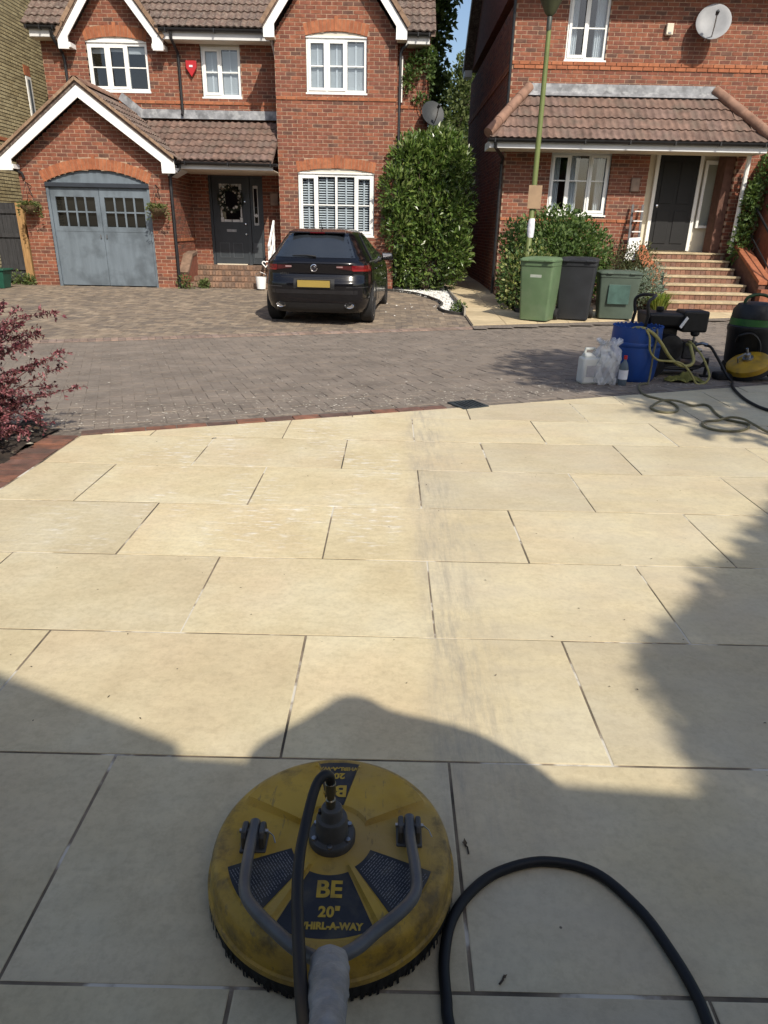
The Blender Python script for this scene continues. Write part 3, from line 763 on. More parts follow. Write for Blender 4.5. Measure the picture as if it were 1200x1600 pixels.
# main wall
YM = 18.1
aop, aarc = archop(-6.99, -5.61, 5.12, .085, .215, 4.14)
def mclip(z):
    if z < 5.32: return (-8.0, .78)
    h = 1.02-(z-5.15)/1.28; return (-6.3-h, -6.3+h) if h > .02 else None
H1.wall((0,YM,0), (1,0,0), (0,-1,0), -8.0, .78, -.06, 6.4, [aop, rect(-4.42,-3.52,4.06,5.3), rect(-4.45,-3.14,-.1,2.47), rect(-2.4,-.2,.2,5.2)], mclip, strings=(3.965,))
arch_bricks(h1, aarc, YM, BRICK2)
xc, zc, R, al, dp = aarc
def crescent(house, arc, zs, y, mat_):
    xc, zc, R, al, dp = arc
    P = [(xc+R*sin(-al+2*al*i/16), zc+R*cos(-al+2*al*i/16)-.002) for i in range(17)]
    MB().prism([(P[0][0]+.002, zs)]+P[1:-1]+[(P[-1][0]-.002, zs)], y, y+.06).build('arch_infill', mat_, house)
crescent(h1, aarc, 5.122, YM+.03, WHITE)
MB().box(-6.985,-5.615,YM+.02,YM+.1,5.092,5.12).build('head_trim', UPVC, h1)
window(h1, -6.98, -5.62, 4.15, 5.09, YM+.05, (1,1,1.05), .5, {0:.13, 1:.08, 2:.15}, opens=(0,1), tapes=False)
window(h1, -4.41, -3.53, 4.07, 5.06, YM+.05, (1,1.05), .5, 'slat', opens=(0,))
MB().box(-4.42,-3.52,YM+.02,YM+.1,5.062,5.3).build('window_head', CREAM, h1)
# front door in the porch
yd = YM+.08
MB().box(-4.45,-4.39,yd-.03,yd+.06,.43,2.47).build('door_frame', DOORP, h1); MB().box(-3.56,-3.47,yd-.03,yd+.06,.43,2.42).build('door_frame', DOORP, h1)
MB().box(-3.2,-3.14,yd-.03,yd+.06,.43,2.42).build('door_frame', DOORP, h1); MB().box(-4.39,-3.14,yd-.03,yd+.06,2.421,2.47).build('door_frame', DOORP, h1)
m = MB(); m.box(-4.385,-4.215,yd,yd+.045,.46,2.42); m.box(-3.665,-3.565,yd,yd+.045,.46,2.42); m.box(-4.215,-3.665,yd,yd+.045,2.28,2.42); m.box(-4.215,-3.665,yd,yd+.045,.46,1.42)
door = m.build('front_door', DOORP, h1)
for a, b in ((-4.28,-4.03),(-3.95,-3.7)):
    p = MB()
    for x0, x1, z0, z1 in ((a,b,.60,.62),(a,b,.93,.95),(a,a+.02,.62,.93),(b-.02,b,.62,.93)): p.box(x0,x1,yd-.012,yd-.001,z0,z1)
    p.build('door_panel', mat('door_moulding',(.07,.08,.09),.4,5,.1), door)
MB().add([(-4.215,yd+.02,1.42),(-3.665,yd+.02,1.42),(-3.665,yd+.02,2.28),(-4.215,yd+.02,2.28)], [(0,1,2,3)]).build('door_glass', glass('door_pane',(.3,.32,.33)), door)
LEADG = mat('frosted_border_glass', (.55,.56,.56), .35, 14, .2)
for x0, x1, z0, z1 in ((-4.21,-4.14,2.14,2.275),(-3.74,-3.67,2.14,2.275),(-4.21,-4.14,1.425,1.53),(-3.74,-3.67,1.425,1.53),(-4.20,-4.16,1.54,2.13),(-3.72,-3.68,1.54,2.13),(-4.13,-3.95,1.425,1.48),(-3.93,-3.75,1.425,1.48),(-4.13,-3.95,2.22,2.275),(-3.93,-3.75,2.22,2.275)):
    MB().box(x0,x1,yd+.012,yd+.018,z0,z1).build('glass_border', LEADG, door)
MB().box(-4.08,-3.84,yd-.01,yd-.001,1.2,1.26).build('letter_plate', STEEL, door, bevel=.004)
MB().lathe([(0,0),(.028,.0),(.03,-.02),(.02,-.045),(0,-.05)],12,(-3.6,yd,1.38),'y').build('door_knob', CHROME, door, True)
for z in (1.15, 1.88): MB().lathe([(0,-.008),(.018,-.006),(.018,0)],10,(-3.6,yd,z),'y').build('lock', CHROME, door)
m = MB(); m.box(-3.465,-3.395,yd,yd+.045,.46,2.42); m.box(-3.275,-3.205,yd,yd+.045,.46,2.42); m.box(-3.395,-3.275,yd,yd+.045,2.25,2.42); m.box(-3.395,-3.275,yd,yd+.045,.46,1.35)
sl_ = m.build('side_light', DOORP, h1)
MB().add([(-3.395,yd+.02,1.35),(-3.275,yd+.02,1.35),(-3.275,yd+.02,2.25),(-3.395,yd+.02,2.25)], [(0,1,2,3)]).build('pane', glass('door_pane'), sl_)
for x0, x1, z0, z1 in ((-3.393,-3.375,1.36,2.24),(-3.295,-3.277,1.36,2.24),(-3.37,-3.34,1.355,1.41),(-3.33,-3.30,1.355,1.41),(-3.37,-3.34,2.18,2.245),(-3.33,-3.30,2.18,2.245)): MB().box(x0,x1,yd+.012,yd+.018,z0,z1).build('glass_border', LEADG, sl_)
MB().lathe([(0,-.004),(.04,-.003),(.04,0)],14,(-3.335,yd+.016,1.58),'y').build('glass_roundel', LEADG, sl_)
MB().box(-3.42,-3.22,yd-.01,yd-.002,.6,.95).build('door_panel', mat('door_moulding',(.07,.08,.09)), sl_)
MB().box(-4.4,-3.2,yd+.07,yd+1,.4,2.5).build('hall_interior', ROOM, h1)
MB().box(-4.36,-3.6,yd-.05,yd-.002,.43,.458).build('threshold', CREAM, h1)
# bay
YB = 17.2
bop, barc = archop(-2.17,-.42,2.5,.085,.215,1.17); cop, carc = archop(-1.93,-.61,5.1,.085,.215,4.05)
def bclip(z):
    if z < 5.12: return (-2.6, .04)
    h = 1.32-(z-5.12)/1.33; return (-1.28-h, -1.28+h) if h > .02 else None
H1.wall((0,YB,0), (1,0,0), (0,-1,0), -2.6, .04, -.06, 6.8, [bop, cop], bclip, strings=(3.965,), depth=.3)
MB().box(-2.595,-2.35,17.52,18.07,-.1,5.1).build('side_wall', BRICK, h1); MB().box(-.2,.035,17.52,18.07,-.1,5.1).build('side_wall', BRICK, h1)
arch_bricks(h1, barc, YB, BRICK2); arch_bricks(h1, carc, YB, BRICK2)
CRE = mat('cream_trim',(.62,.58,.5),.6,4,.1)
crescent(h1, barc, 2.502, YB+.03, CRE); crescent(h1, carc, 5.102, YB+.03, CRE)
MB().box(-2.165,-.425,YB+.02,YB+.09,2.47,2.5).build('head_trim', UPVC, h1); MB().box(-1.925,-.615,YB+.02,YB+.09,5.07,5.1).build('head_trim', UPVC, h1)
window(h1, -2.16, -.43, 1.18, 2.47, YB+.05, (1,1.15,1.15,1), .5, 'slat', opens=(0,3), room=.6, tilt=(.032,.028), pitch=.052)
window(h1, -1.92, -.62, 4.06, 5.07, YB+.05, (1,1,1), .5, 'slat', opens=(0,1), room=.6)
BZ = 7.25; bs = 1.33
for sg in (-1, 1):
    P = [(-1.27,16.86,BZ),(-1.27+sg*1.52,16.86,BZ-1.52*bs),(-1.27+sg*1.52,18.3,BZ-1.52*bs),(-1.27,19.6,BZ)]
    if sg < 0: P = [P[1], P[0], P[3], P[2]]
    slabroof('gable_roof', TILE, h1, P, .09)
    a = Vector((-1.27,16.85,BZ+.02)); b = Vector((-1.27+sg*1.54,16.85,BZ-1.54*bs+.02)); d = (b-a)/8
    for i in range(8): MB().obox(a+d*(i+.5), d*.49, (0,.02,0), Vector((sg*.03,0,.03))).build('verge_tile', VERGE, h1)
    o_ = Vector((-1.27,17.03,BZ-.13)); e_ = Vector((sg*1.5,0,-1.5*bs)); MB().obox(o_+e_/2, e_/2, (0,.15,0), (0,0,.01)).build('soffit', FASCIA, h1)
    MB().box(min(-1.27+sg*1.5,-1.27+sg*1.29),max(-1.27+sg*1.5,-1.27+sg*1.29),16.92,17.2,5.0,5.06).build('soffit_box', CREAM, h1)
barge(h1, -1.27, BZ-.07, 1.5, 1.5*bs, 16.88, 16.91, .16, .25)
# dormer gable over the left bedroom window
AZ = 6.66; as_ = 1.3
for sg in (-1, 1):
    P = [(-6.3,17.74,AZ),(-6.3+sg*1.18,17.74,AZ-1.18*as_),(-6.3+sg*1.18,18.4,AZ-1.18*as_),(-6.3,19.6,AZ)]
    if sg < 0: P = [P[1], P[0], P[3], P[2]]
    slabroof('gable_roof', TILE, h1, P, .09)
    a = Vector((-6.3,17.73,AZ+.02)); b = Vector((-6.3+sg*1.2,17.73,AZ-1.2*as_+.02)); d = (b-a)/6
    for i in range(6): MB().obox(a+d*(i+.5), d*.49, (0,.02,0), Vector((sg*.03,0,.03))).build('verge_tile', VERGE, h1)
    MB().box(min(-6.3+sg*1.16,-6.3+sg*.9),max(-6.3+sg*1.16,-6.3+sg*.9),17.79,18.09,4.93,5.02).build('soffit_box', WHITE, h1)
barge(h1, -6.3, AZ-.07, 1.16, 1.16*as_, 17.76, 17.785, .16, .25)
# main roof
rv = Vector((0, cos(radians(40)), sin(radians(40)))); rz = 5.34
t40 = tan(radians(40)); RY = lambda z: 17.73+(z-rz+.03)/t40
mroof = slabroof('main_roof', TILE, h1, [(-8.15,17.73,rz-.03),(-6.3-(AZ-rz)/as_,17.73,rz-.03),(-6.3,RY(AZ),AZ),(-8.15,RY(AZ),AZ)])
slabroof('main_roof', TILE, h1, [(-6.3+(AZ-rz)/as_,17.73,rz-.03),(.86,17.73,rz-.03),(.86,RY(AZ),AZ),(-6.3,RY(AZ),AZ)])
slabroof('main_roof', TILE, h1, [(-8.15,RY(AZ)+.001,AZ),(.86,RY(AZ)+.001,AZ),(.86,22.3,rz-.03+4.57*t40),(-8.15,22.3,rz-.03+4.57*t40)])
slabroof('main_roof', TILE, h1, [(-8.15,22.3,rz-.03+4.57*tan(radians(40))),(.86,22.3,rz-.03+4.57*tan(radians(40))),(.86,27,rz),(-8.15,27,rz)])
def mivs(v):
    z = rz+v*rv.z; hA = max(0, (AZ-z)/as_)+.02; hB = max(0, (BZ-z)/bs)+.02
    return [(0, -6.3-hA+8.17), (-6.3+hA+8.17, -1.27-hB+8.17), (-1.27+hB+8.17, .87+8.17)]
tiles(mroof, (-8.17,17.73,rz), (1,0,0), rv, mivs, 6, TILE)
for a, b in ((-8.05,-7.46),(-5.14,-2.77),(.25,.74)):
    MB().box(a,b,17.735,17.76,5.1,5.27).build('fascia', FASCIA, h1); MB().box(a,b,17.76,18.09,5.09,5.105).build('soffit', CREAM, h1)
    gutter(h1, (a-.05,17.68,5.29), (b+.02,17.68,5.285))
MB().box(.5,.78,18.3,27,-.1,5.3).build('side_wall', BRICK, h1); MB().box(-8,-7.7,18.33,27,-.1,5.3).build('side_wall', BRICK, h1); MB().box(-7.7,.5,26.7,27,-.1,5.3).build('rear_wall', BRICK, h1)
downpipe(h1, [(-7.55,17.68,5.22),(-7.55,17.7,5.1),(-7.5,18.03,4.85),(-7.48,18.05,4.7),(-7.48,18.05,3.2)])
downpipe(h1, [(-4.93,17.68,5.22),(-4.93,17.7,5.1),(-4.9,18.03,4.9),(-4.9,18.05,4.8),(-4.9,18.05,3.75),(-4.9,17.98,3.68)])
downpipe(h1, [(-2.75,17.72,5.2),(-2.72,18.0,4.95),(-2.70,18.05,4.85),(-2.70,18.05,4.25)], .03, FASCIA)
downpipe(h1, [(.25,17.25,5.0),(.14,17.2,4.9),(.105,17.18,4.8),(.105,17.18,.3)])
# little window in the set-back wing beside the bay, seen edge on
MB().box(.13,.17,17.98,18.09,4.02,4.92).build('side_frame', UPVC, h1)
H1.finish()
# porch steps
BSTEP = mat('step_brick', [(.22,.14,.095),(.19,.125,.088),(.25,.155,.105),(.17,.115,.085)], .9, 9, .3, .4, 80)
st = thing('porch_steps', (-3.9,16.6,0), 'four brick steps up to the charcoal front door', 'steps')
for i in range(4):
    zt = .11*(i+1); y0 = 16.62+i*.36; m = MB()
    core = MB().box(-4.83,-2.62,y0+.012,18.16 if i == 3 else y0+.372,-.1 if i == 0 else zt-.11,zt-.006).build('step', MORTAR, st)
    x = -4.83
    while x < -2.66:
        m.box(x, x+.066, y0-.012+random.uniform(-.003,.003), y0+.2, zt-.095, zt+random.uniform(-.002,.003)); x += .076
    x = -4.83
    while x < -2.7:
        m.box(x, x+.215, y0+.21, min(y0+.33, 18.0), zt-.05, zt-.001); x += .225
    q = m.build('step_brickwork', BSTEP, core); q['kind'] = 'stuff'
m = MB().prism([(16.5,0),(17.4,.0),(17.4,.72),(16.95,.62),(16.5,.30)], -4.85, -4.66, 'x').build('cheek_wall', BRICK, st)
MB().obox((-4.755,16.73,.50), (.11,0,0), (0,.25,.19), (0,-.02,.03)).build('coping', BSTEP, st)
MB().obox((-4.755,17.18,.71), (.11,0,0), (0,.22,.03), (0,-.01,.03)).build('coping', BSTEP, st)

# ------------------------------------------------------------------ right red-brick house
h2 = thing('brick_house', (6,17,0), 'red brick house with hipped tiled canopy above brick steps', 'house')
H2 = House(h2, BRICK, MORTAR); YR = 16.75; XL = 2.44
H2.wall((0,YR,0), (1,0,0), (0,-1,0), XL, 8.6, -.3, 6.2, [rect(3.46,4.78,1.66,2.96), rect(3.52,4.36,4.66,6.2), rect(5.62,7.5,.9,3.06)], None, strings=(4.57,1.60))
H2.wall((XL,YR+.1,0), (0,-1,0), (-1,0,0), -8.6, -.0, -.3, 5.7, (), None, strings=(4.57,))
H2.finish(300)
window(h2, 3.46, 4.78, 1.72, 2.96, YR+.06, (1,1.1,1.05), .56, 'curtain', opens=(0,2), room=1.4)
window(h2, 3.52, 4.36, 4.67, 6.0, YR+.05, (1,1), .42, 'curtain', opens=(0,), room=1.0)
# canopy: hipped, tiled
cz0, cz1, cy0, cy1 = 3.14, 4.06, 15.9, 16.74; cx0, cx1 = 1.96, 7.74; run = cy1-cy0
cvv = Vector((0, run, cz1-cz0)); cL = cvv.length; cvv.normalize()
canopy = MB().hexa([(cx0,cy0,cz0-.08),(cx1,cy0,cz0-.08),(cx1-.95,cy1,cz1-.08),(cx0+.85,cy1,cz1-.08),(cx0,cy0,cz0-.01),(cx1,cy0,cz0-.01),(cx1-.95,cy1,cz1-.01),(cx0+.85,cy1,cz1-.01)]).build('canopy_roof', TILE2, h2)
tiles(canopy, (cx0,cy0,cz0), (1,0,0), cvv, lambda v: [(.85*min(v,cL)/cL, cx1-cx0-.95*min(v,cL)/cL)], 4, TILE2, .295)
MB().add([(cx0,cy0,cz0),(cx0+.85,cy1,cz1),(cx0,cy1+.0,cz0)], [(0,1,2)]).build('canopy_hip', TILE2, h2)
MB().add([(cx1,cy0,cz0),(cx1,cy1,cz0),(cx1-.95,cy1,cz1)], [(0,1,2)]).build('canopy_hip', TILE2, h2)
for a, b in (((cx0-.03,cy0-.04,cz0+.06),(cx0+.87,cy1,cz1+.1)), ((cx1+.03,cy0-.04,cz0+.06),(cx1-.97,cy1,cz1+.1))):
    a = Vector(a); b = Vector(b); n = 4
    for i in range(n):
        p, q = a.lerp(b, i/n), a.lerp(b, (i+1.06)/n)
        MB().tube([p, q], [.105, .098], 12).build('hip_tile', RIDGE, h2, True)
m = MB(); m.add([(2.85,16.73,4.24),(6.75,16.73,4.24),(6.78,16.72,4.1),(6.8,16.60,4.0),(2.78,16.60,4.0),(2.8,16.72,4.1)], [(0,5,2,1),(5,4,3,2)]); m.build('lead_flashing', LEAD, h2)
m = MB()
for i in range(5): m.box(2.5+i*.075, 2.58+i*.075, 16.735, 16.745, 3.62+i*.1, 3.80+i*.1)
m.build('step_flashing', LEAD, h2)
MB().box(cx0+.02,cx1-.02,cy0+.03,cy0+.05,2.94,3.08).build('fascia', FASCIA, h2)
MB().box(cx0+.02,cx0+.04,cy0+.051,cy1-.01,2.94,3.08).build('fascia', FASCIA, h2); MB().box(cx1-.04,cx1-.02,cy0+.051,cy1-.01,2.94,3.08).build('fascia', FASCIA, h2)
MB().box(cx0+.04,cx1-.04,cy0+.051,cy1-.01,2.945,2.96).build('soffit', CREAM, h2)
gutter(h2, (cx0-.02,cy0-.03,3.1), (cx1+.02,cy0-.03,3.11), .062)
downpipe(h2, [(2.1,cy0-.03,3.05),(2.1,cy0,2.95),(2.36,16.5,2.8),(2.37,16.7,2.7),(2.37,16.7,0)])
downpipe(h2, [(2.4,16.70,6.1),(2.4,16.70,3.5)], .03)
# porch recess: cream wall, black door, side light
MB().box(5.6,7.52,17.32,17.4,.9,3.06).build('porch_wall', CREAM, h2); MB().box(5.56,5.618,16.98,17.4,.9,3.06).build('porch_wall', CREAM, h2)
MB().box(5.6,7.5,16.76,17.4,3.03,3.06).build('porch_ceiling', CREAM, h2)
BLKDOOR = mat('black_door_paint', (.009,.009,.010), .6, 4, .2)
d2 = MB().box(6.02,6.92,17.27,17.318,1.0,3.0).build('front_door', BLKDOOR, h2)
for a, b, c, d in ((6.12,6.42,1.15,1.85),(6.52,6.82,1.15,1.85),(6.12,6.42,2.0,2.85),(6.52,6.82,2.0,2.85)):
    MB().box(a,b,17.255,17.268,c,d).build('door_panel', BLKDOOR, d2, bevel=.008)
MB().lathe([(0,-.03),(.03,-.02),(.022,0)],12,(6.1,17.27,1.95),'y').build('door_knob', CHROME, d2, True)
for a, b in ((5.94,6.015),(6.925,7.0)): MB().box(a,b,17.25,17.318,1.0,3.03).build('door_frame', UPVC, h2)
window(h2, 7.05, 7.4, 1.5, 2.9, 17.22, (1,), .99, None, sill=False, room=.05)
MB().box(7.3,7.5,16.80,17.2,.98,3.05).build('porch_pier', BRICK, h2)
# upper walls, roof, bargeboard
zE = 6.15
m = MB(); m.hexa([(XL-.25,16.0,zE-.05),(9,16.0,zE-.05),(9,21,zE+3.8),(XL-.25,21,zE+3.8),(XL-.25,16.0,zE+.02),(9,16.0,zE+.02),(9,21,zE+3.87),(XL-.25,21,zE+3.87)]).build('main_roof', TILE, h2)
MB().hexa([(XL-.25,21,zE+3.8),(9,21,zE+3.8),(9,25.8,zE-.1),(XL-.25,25.8,zE-.1),(XL-.25,21,zE+3.87),(9,21,zE+3.87),(9,25.8,zE-.03),(XL-.25,25.8,zE-.03)]).build('main_roof', TILE, h2)
MB().box(XL-.2,9,16.08,16.1,zE-.14,zE-.02).build('fascia', FASCIA, h2); MB().box(XL-.2,9,16.1,16.74,zE-.14,zE-.125).build('soffit', CREAM, h2)
MB().prism([(16.9,zE-.1),(25.4,zE-.1),(21,zE+3.55)], XL+.01, XL+.2, 'x').build('gable_wall', BRICK, h2)
MB().prism([(16.4,zE-.12),(21,zE+3.66),(25.75,zE-.16),(25.75,zE+.02),(21,zE+3.84),(16.4,zE+.04)], XL-.27, XL-.245, 'x').build('barge_board', FASCIA, h2)
MB().box(XL-.24,XL,25.3,25.75,zE-.3,zE-.12).build('soffit_box', FASCIA, h2)
MB().box(8.4,8.6,17,25.4,-.3,zE).build('side_wall', BRICK, h2); MB().box(XL+.2,8.4,25.1,25.4,-.3,zE).build('rear_wall', BRICK, h2)
# right porch flank: wall returning towards the steps
MB().box(8.05,8.5,15.6,16.74,-.3,3.0).build('porch_flank', BRICK, h2)
# front steps
s2 = thing('entrance_steps', (6.7,14.75,-.1), 'seven brick and buff stone steps up to the right-hand house', 'steps')
TREAD = mat('buff_tread', (.42,.34,.22), .9, 6, .25, .3, 60)
RBR = mat('riser_brick', [(.20,.10,.068),(.17,.09,.062),(.23,.12,.08),(.19,.105,.078)], .9, 9, .3, .4, 80)
for i in range(7):
    zt = -.07+.15*(i+1); y0 = 14.75+i*.33; xr = 7.62 if i > 0 else 7.75; xl = 5.76
    t_ = MB().box(xl-.01,xr,y0-.02,(17.3 if i == 6 else y0+.34),zt-.045,zt-.001*i).build('tread', TREAD, s2, bevel=.006)
    MB().box(xl,xr,y0+.012,y0+.3,zt-.2,zt-.046).build('riser', MORTAR, t_)
    m = MB(); x = xl
    while x < xr-.1: m.box(x, x+.103, y0, y0+.06, zt-.15, zt-.05); x += .112
    q = m.build('riser_brickwork', RBR, t_); q['kind'] = 'stuff'
# flanking walls with sloped copings and rails
def flank(xa, xb, y0, y1, z0, z1):
    MB().prism([(y0,-.3),(y1,-.3),(y1,z1),(y0,z0)], xa, xb, 'x').build('flank_wall', BRICK, s2)
    MB().hexa([(xa-.03,y0-.03,z0),(xb+.03,y0-.03,z0),(xb+.03,y1,z1),(xa-.03,y1,z1),(xa-.03,y0-.03,z0+.07),(xb+.03,y0-.03,z0+.07),(xb+.03,y1,z1+.07),(xa-.03,y1,z1+.07)]).build('coping', BRICK2, s2)
flank(7.68, 7.9, 15.0, 16.6, .42, 1.22); flank(5.52, 5.73, 15.1, 16.7, .30, 1.05)
MB().box(7.66,8.0,14.82,15.0,-.3,.33).build('pier', BRICK, s2); MB().box(5.5,5.74,14.9,15.1,-.3,.24).build('pier', BRICK, s2)
RAIL = mat('black_iron_rail', (.015,.015,.017), .45, 6, .3)
MB().tube([(5.64,14.98,.1),(5.64,14.98,.62)], .03).build('rail_post', RAIL, s2); MB().box(5.58,5.70,14.92,15.04,.24,.38).build('post_foot', RAIL, s2)
for x, yb, zb_, yt, zt in ((7.86,14.95,.33,16.55,1.3),):
    MB().tube([(x,yb,zb_),(x,yb,zb_+.8)], .022).build('rail_post', RAIL, s2); MB().tube([(x,yt,zt-.1),(x,yt,zt+.85)], .022).build('rail_post', RAIL, s2)
    MB().tube([(x,yb-.1,zb_+.77),(x,yb,zb_+.8),(x,yt,zt+.85),(x,yt+.15,zt+.86)], .024).build('handrail', RAIL, s2)
    MB().tube([(x,yb,zb_+.3),(x,yt,zt+.3)], .015).build('mid_rail', RAIL, s2)
# a white board and folded chair leaning by the porch
fb = thing('folding_ladder', (5.4,16.4,.6), 'white and black folded steps leaning against the porch corner', 'ladder')
for x in (5.33, 5.55): MB().obox((x,16.55,1.45), (.025,0,0), (0,.012,0), (.02,.1,.5)).build('rail', mat('dark_frame',(.05,.05,.055),.4), fb)
for z in (1.15,1.38,1.6,1.8): MB().box(5.36,5.55,16.49,16.57,z,z+.02).build('rung', UPVC, fb)
MB().obox((5.42,16.46,1.03), (.13,0,.01), (0,.012,0), (.03,.02,.24)).build('white_panel', UPVC, fb)

# ------------------------------------------------------------------ yellow-brick house on the far left
h3 = thing('yellow_brick_house', (-9.2,17,0), 'yellow brick house side wall with one narrow window at far left', 'house')
H3 = House(h3, YBRICK, MORTARY, .205, .054)
XY = -9.0
H3.wall((XY,12.5,0), (0,1,0), (1,0,0), 0, 10.5, -.1, 7.4, [rect(6.75,7.0,3.72,4.62)], None, strings=())
H3.finish(300)
MB().box(-13,-9.25,12.5,23,-.1,7.3).build('rear_mass', YBRICK, h3)
MB().box(XY-.04,XY+.02,19.26,19.5,3.73,4.61).build('window_frame', UPVC, h3)
MB().box(XY+.0,XY+.023,19.32,19.44,3.8,4.55).build('pane', mat('dim_pane',(.12,.14,.16),.1), h3)
for i in range(4): MB().box(XY-.05,XY+.012,19.22+i*.075,19.287+i*.075,4.625,4.84).build('lintel_brick', BRICK2, h3)
for y0, y1, z in ((17.2,18.0,3.05),(18.15,18.9,2.95)):
    MB().box(XY-.05,XY+.02,y0,y1,z,z+.07).build('red_band', BRICK2, h3)
slabroof('roof', TILE, h3, [(-8.7,12.3,7.3),(-8.7,23.3,7.3),(-11.2,23.3,9.2),(-11.2,12.3,9.2)])

# gate and timber post between the two houses
gt = thing('side_gate', (-8.6,16.6,0), 'dark stained side gate with pale timber post beside the garage', 'gate')
for i in range(6): MB().box(-9.0+i*.1,-8.905+i*.1,16.62+random.uniform(0,.006),16.645,.06,1.72).build('gate_board', DKTIMBER, gt)
for z in (.3, 1.0, 1.5): MB().box(-9.0,-8.42,16.59,16.62,z,z+.09).build('gate_rail', DKTIMBER, gt)
MB().box(-8.40,-8.24,16.5,16.62,0,1.72).build('gate_post', TIMBER, gt, bevel=.008)
MB().box(-8.225,-8.13,16.55,16.6,0,1.7).build('post_board', mat('mid_timber',(.09,.055,.03),.85,5,.4,.4,25,vec=(10,10,.7)), gt)
bx = thing('recycling_box', (-8.4,15.35,0), 'dark green recycling box at the left edge of the driveway', 'box')
GREENP = mat('dark_green_plastic', (.012,.075,.05), .45, 5, .2)
zb = hz(-8.4,15.35)
MB().hexa([(-8.75,15.2,zb),(-8.27,15.2,zb),(-8.27,15.5,zb),(-8.75,15.5,zb),(-8.8,15.16,zb+.36),(-8.22,15.16,zb+.36),(-8.22,15.54,zb+.36),(-8.8,15.54,zb+.36)]).build('tub', GREENP, bx, bevel=.02)
MB().box(-8.83,-8.19,15.13,15.57,zb+.36,zb+.40).build('lid', GREENP, bx, bevel=.012)

# ------------------------------------------------------------------ things fixed to the houses
al = thing('alarm_box', (-4.6,18.0,4.6), 'red burglar alarm box beside the downpipe of the left house', 'alarm box')
REDP = mat('red_plastic', (.42,.02,.025), .4, 4, .1)
MB().prism([(-4.74,4.62),(-4.62,4.44),(-4.50,4.62),(-4.50,4.76),(-4.74,4.76)], 18.01, 18.09).build('cover', REDP, al, bevel=.012)
MB().box(-4.66,-4.58,18.0,18.011,4.63,4.67).build('strobe', mat('clear_lens',(.6,.6,.65),.2), al)
GREYD = mat('grey_dish', (.022,.026,.031), .55, 6, .15)
def dish(name, c, r, aim, label, m_):
    t = thing(name, c, label, 'satellite dish'); Q = Vector(aim).normalized().to_track_quat('Z', 'Y').to_matrix().to_4x4(); M = Matrix.Translation(c) @ Q
    d = MB(); d.lathe([(0,-.05),(r*.35,-.044),(r*.7,-.025),(r,.0),(r*1.01,.006),(r*.98,.01),(r*.68,-.012),(r*.34,-.032),(0,-.038)], 28); d.xform(M).build('reflector', m_, t, True)
    MB().tube([M @ Vector((0,-r*.9,-.03)), M @ Vector((0,-r*.6,.2)), M @ Vector((0,-r*.1,.34))], .012, 6).build('feed_arm', STEEL, t)
    MB().lathe([(0,.3),(.03,.3),(.035,.38),(.02,.42),(0,.42)], 12).xform(M @ Matrix.Translation((0,-r*.1,0))).build('receiver', GREYD, t, True)
    return t, M
t, M = dish('satellite_dish', (.88,17.85,3.80), .27, (.35,-1,.38), 'dark grey satellite dish on the wall corner above the laurel', GREYD)
MB().tube([(.86,17.95,3.74),(.86,18.05,3.7),(.80,18.07,3.6),(.77,18.08,3.6)], .018, 6).build('wall_arm', STEEL, t)
LGD = mat('pale_grey_dish', (.26,.265,.28), .55, 6, .12)
t, M = dish('satellite_dish', (6.35,16.42,5.3), .33, (-.25,-1,.3), 'pale grey satellite dish high on the right-hand house wall', LGD)
MB().tube([(6.35,16.47,5.27),(6.35,16.6,5.2),(6.35,16.74,5.05)], .02, 6).build('wall_arm', STEEL, t)
ab = thing('alarm_box', (5.6,16.7,5.2), 'small pale box on the wall left of the high dish', 'alarm box')
MB().box(5.52,5.66,16.66,16.745,5.12,5.32).build('cover', CREAM, ab, bevel=.012); MB().box(5.56,5.62,16.652,16.66,5.14,5.17).build('strobe', LGD, ab)
for x, y, z, lb in ((-2.86,18.05,1.95,'small brown plaque beside the charcoal front door'),(5.36,16.72,2.35,'small pale number plaque left of the right-hand porch')):
    t = thing('wall_plaque', (x,y,z), lb, 'plaque'); MB().box(x-.1,x+.1,y,y+.02,z-.14,z+.14).build('plate', mat('plaque_brown',(.16,.10,.07),.6), t, bevel=.006)
    MB().box(x-.085,x+.085,y-.003,y-.0005,z-.125,z+.125).build('plate_face', mat('plaque_face',(.22,.15,.11),.5), t)
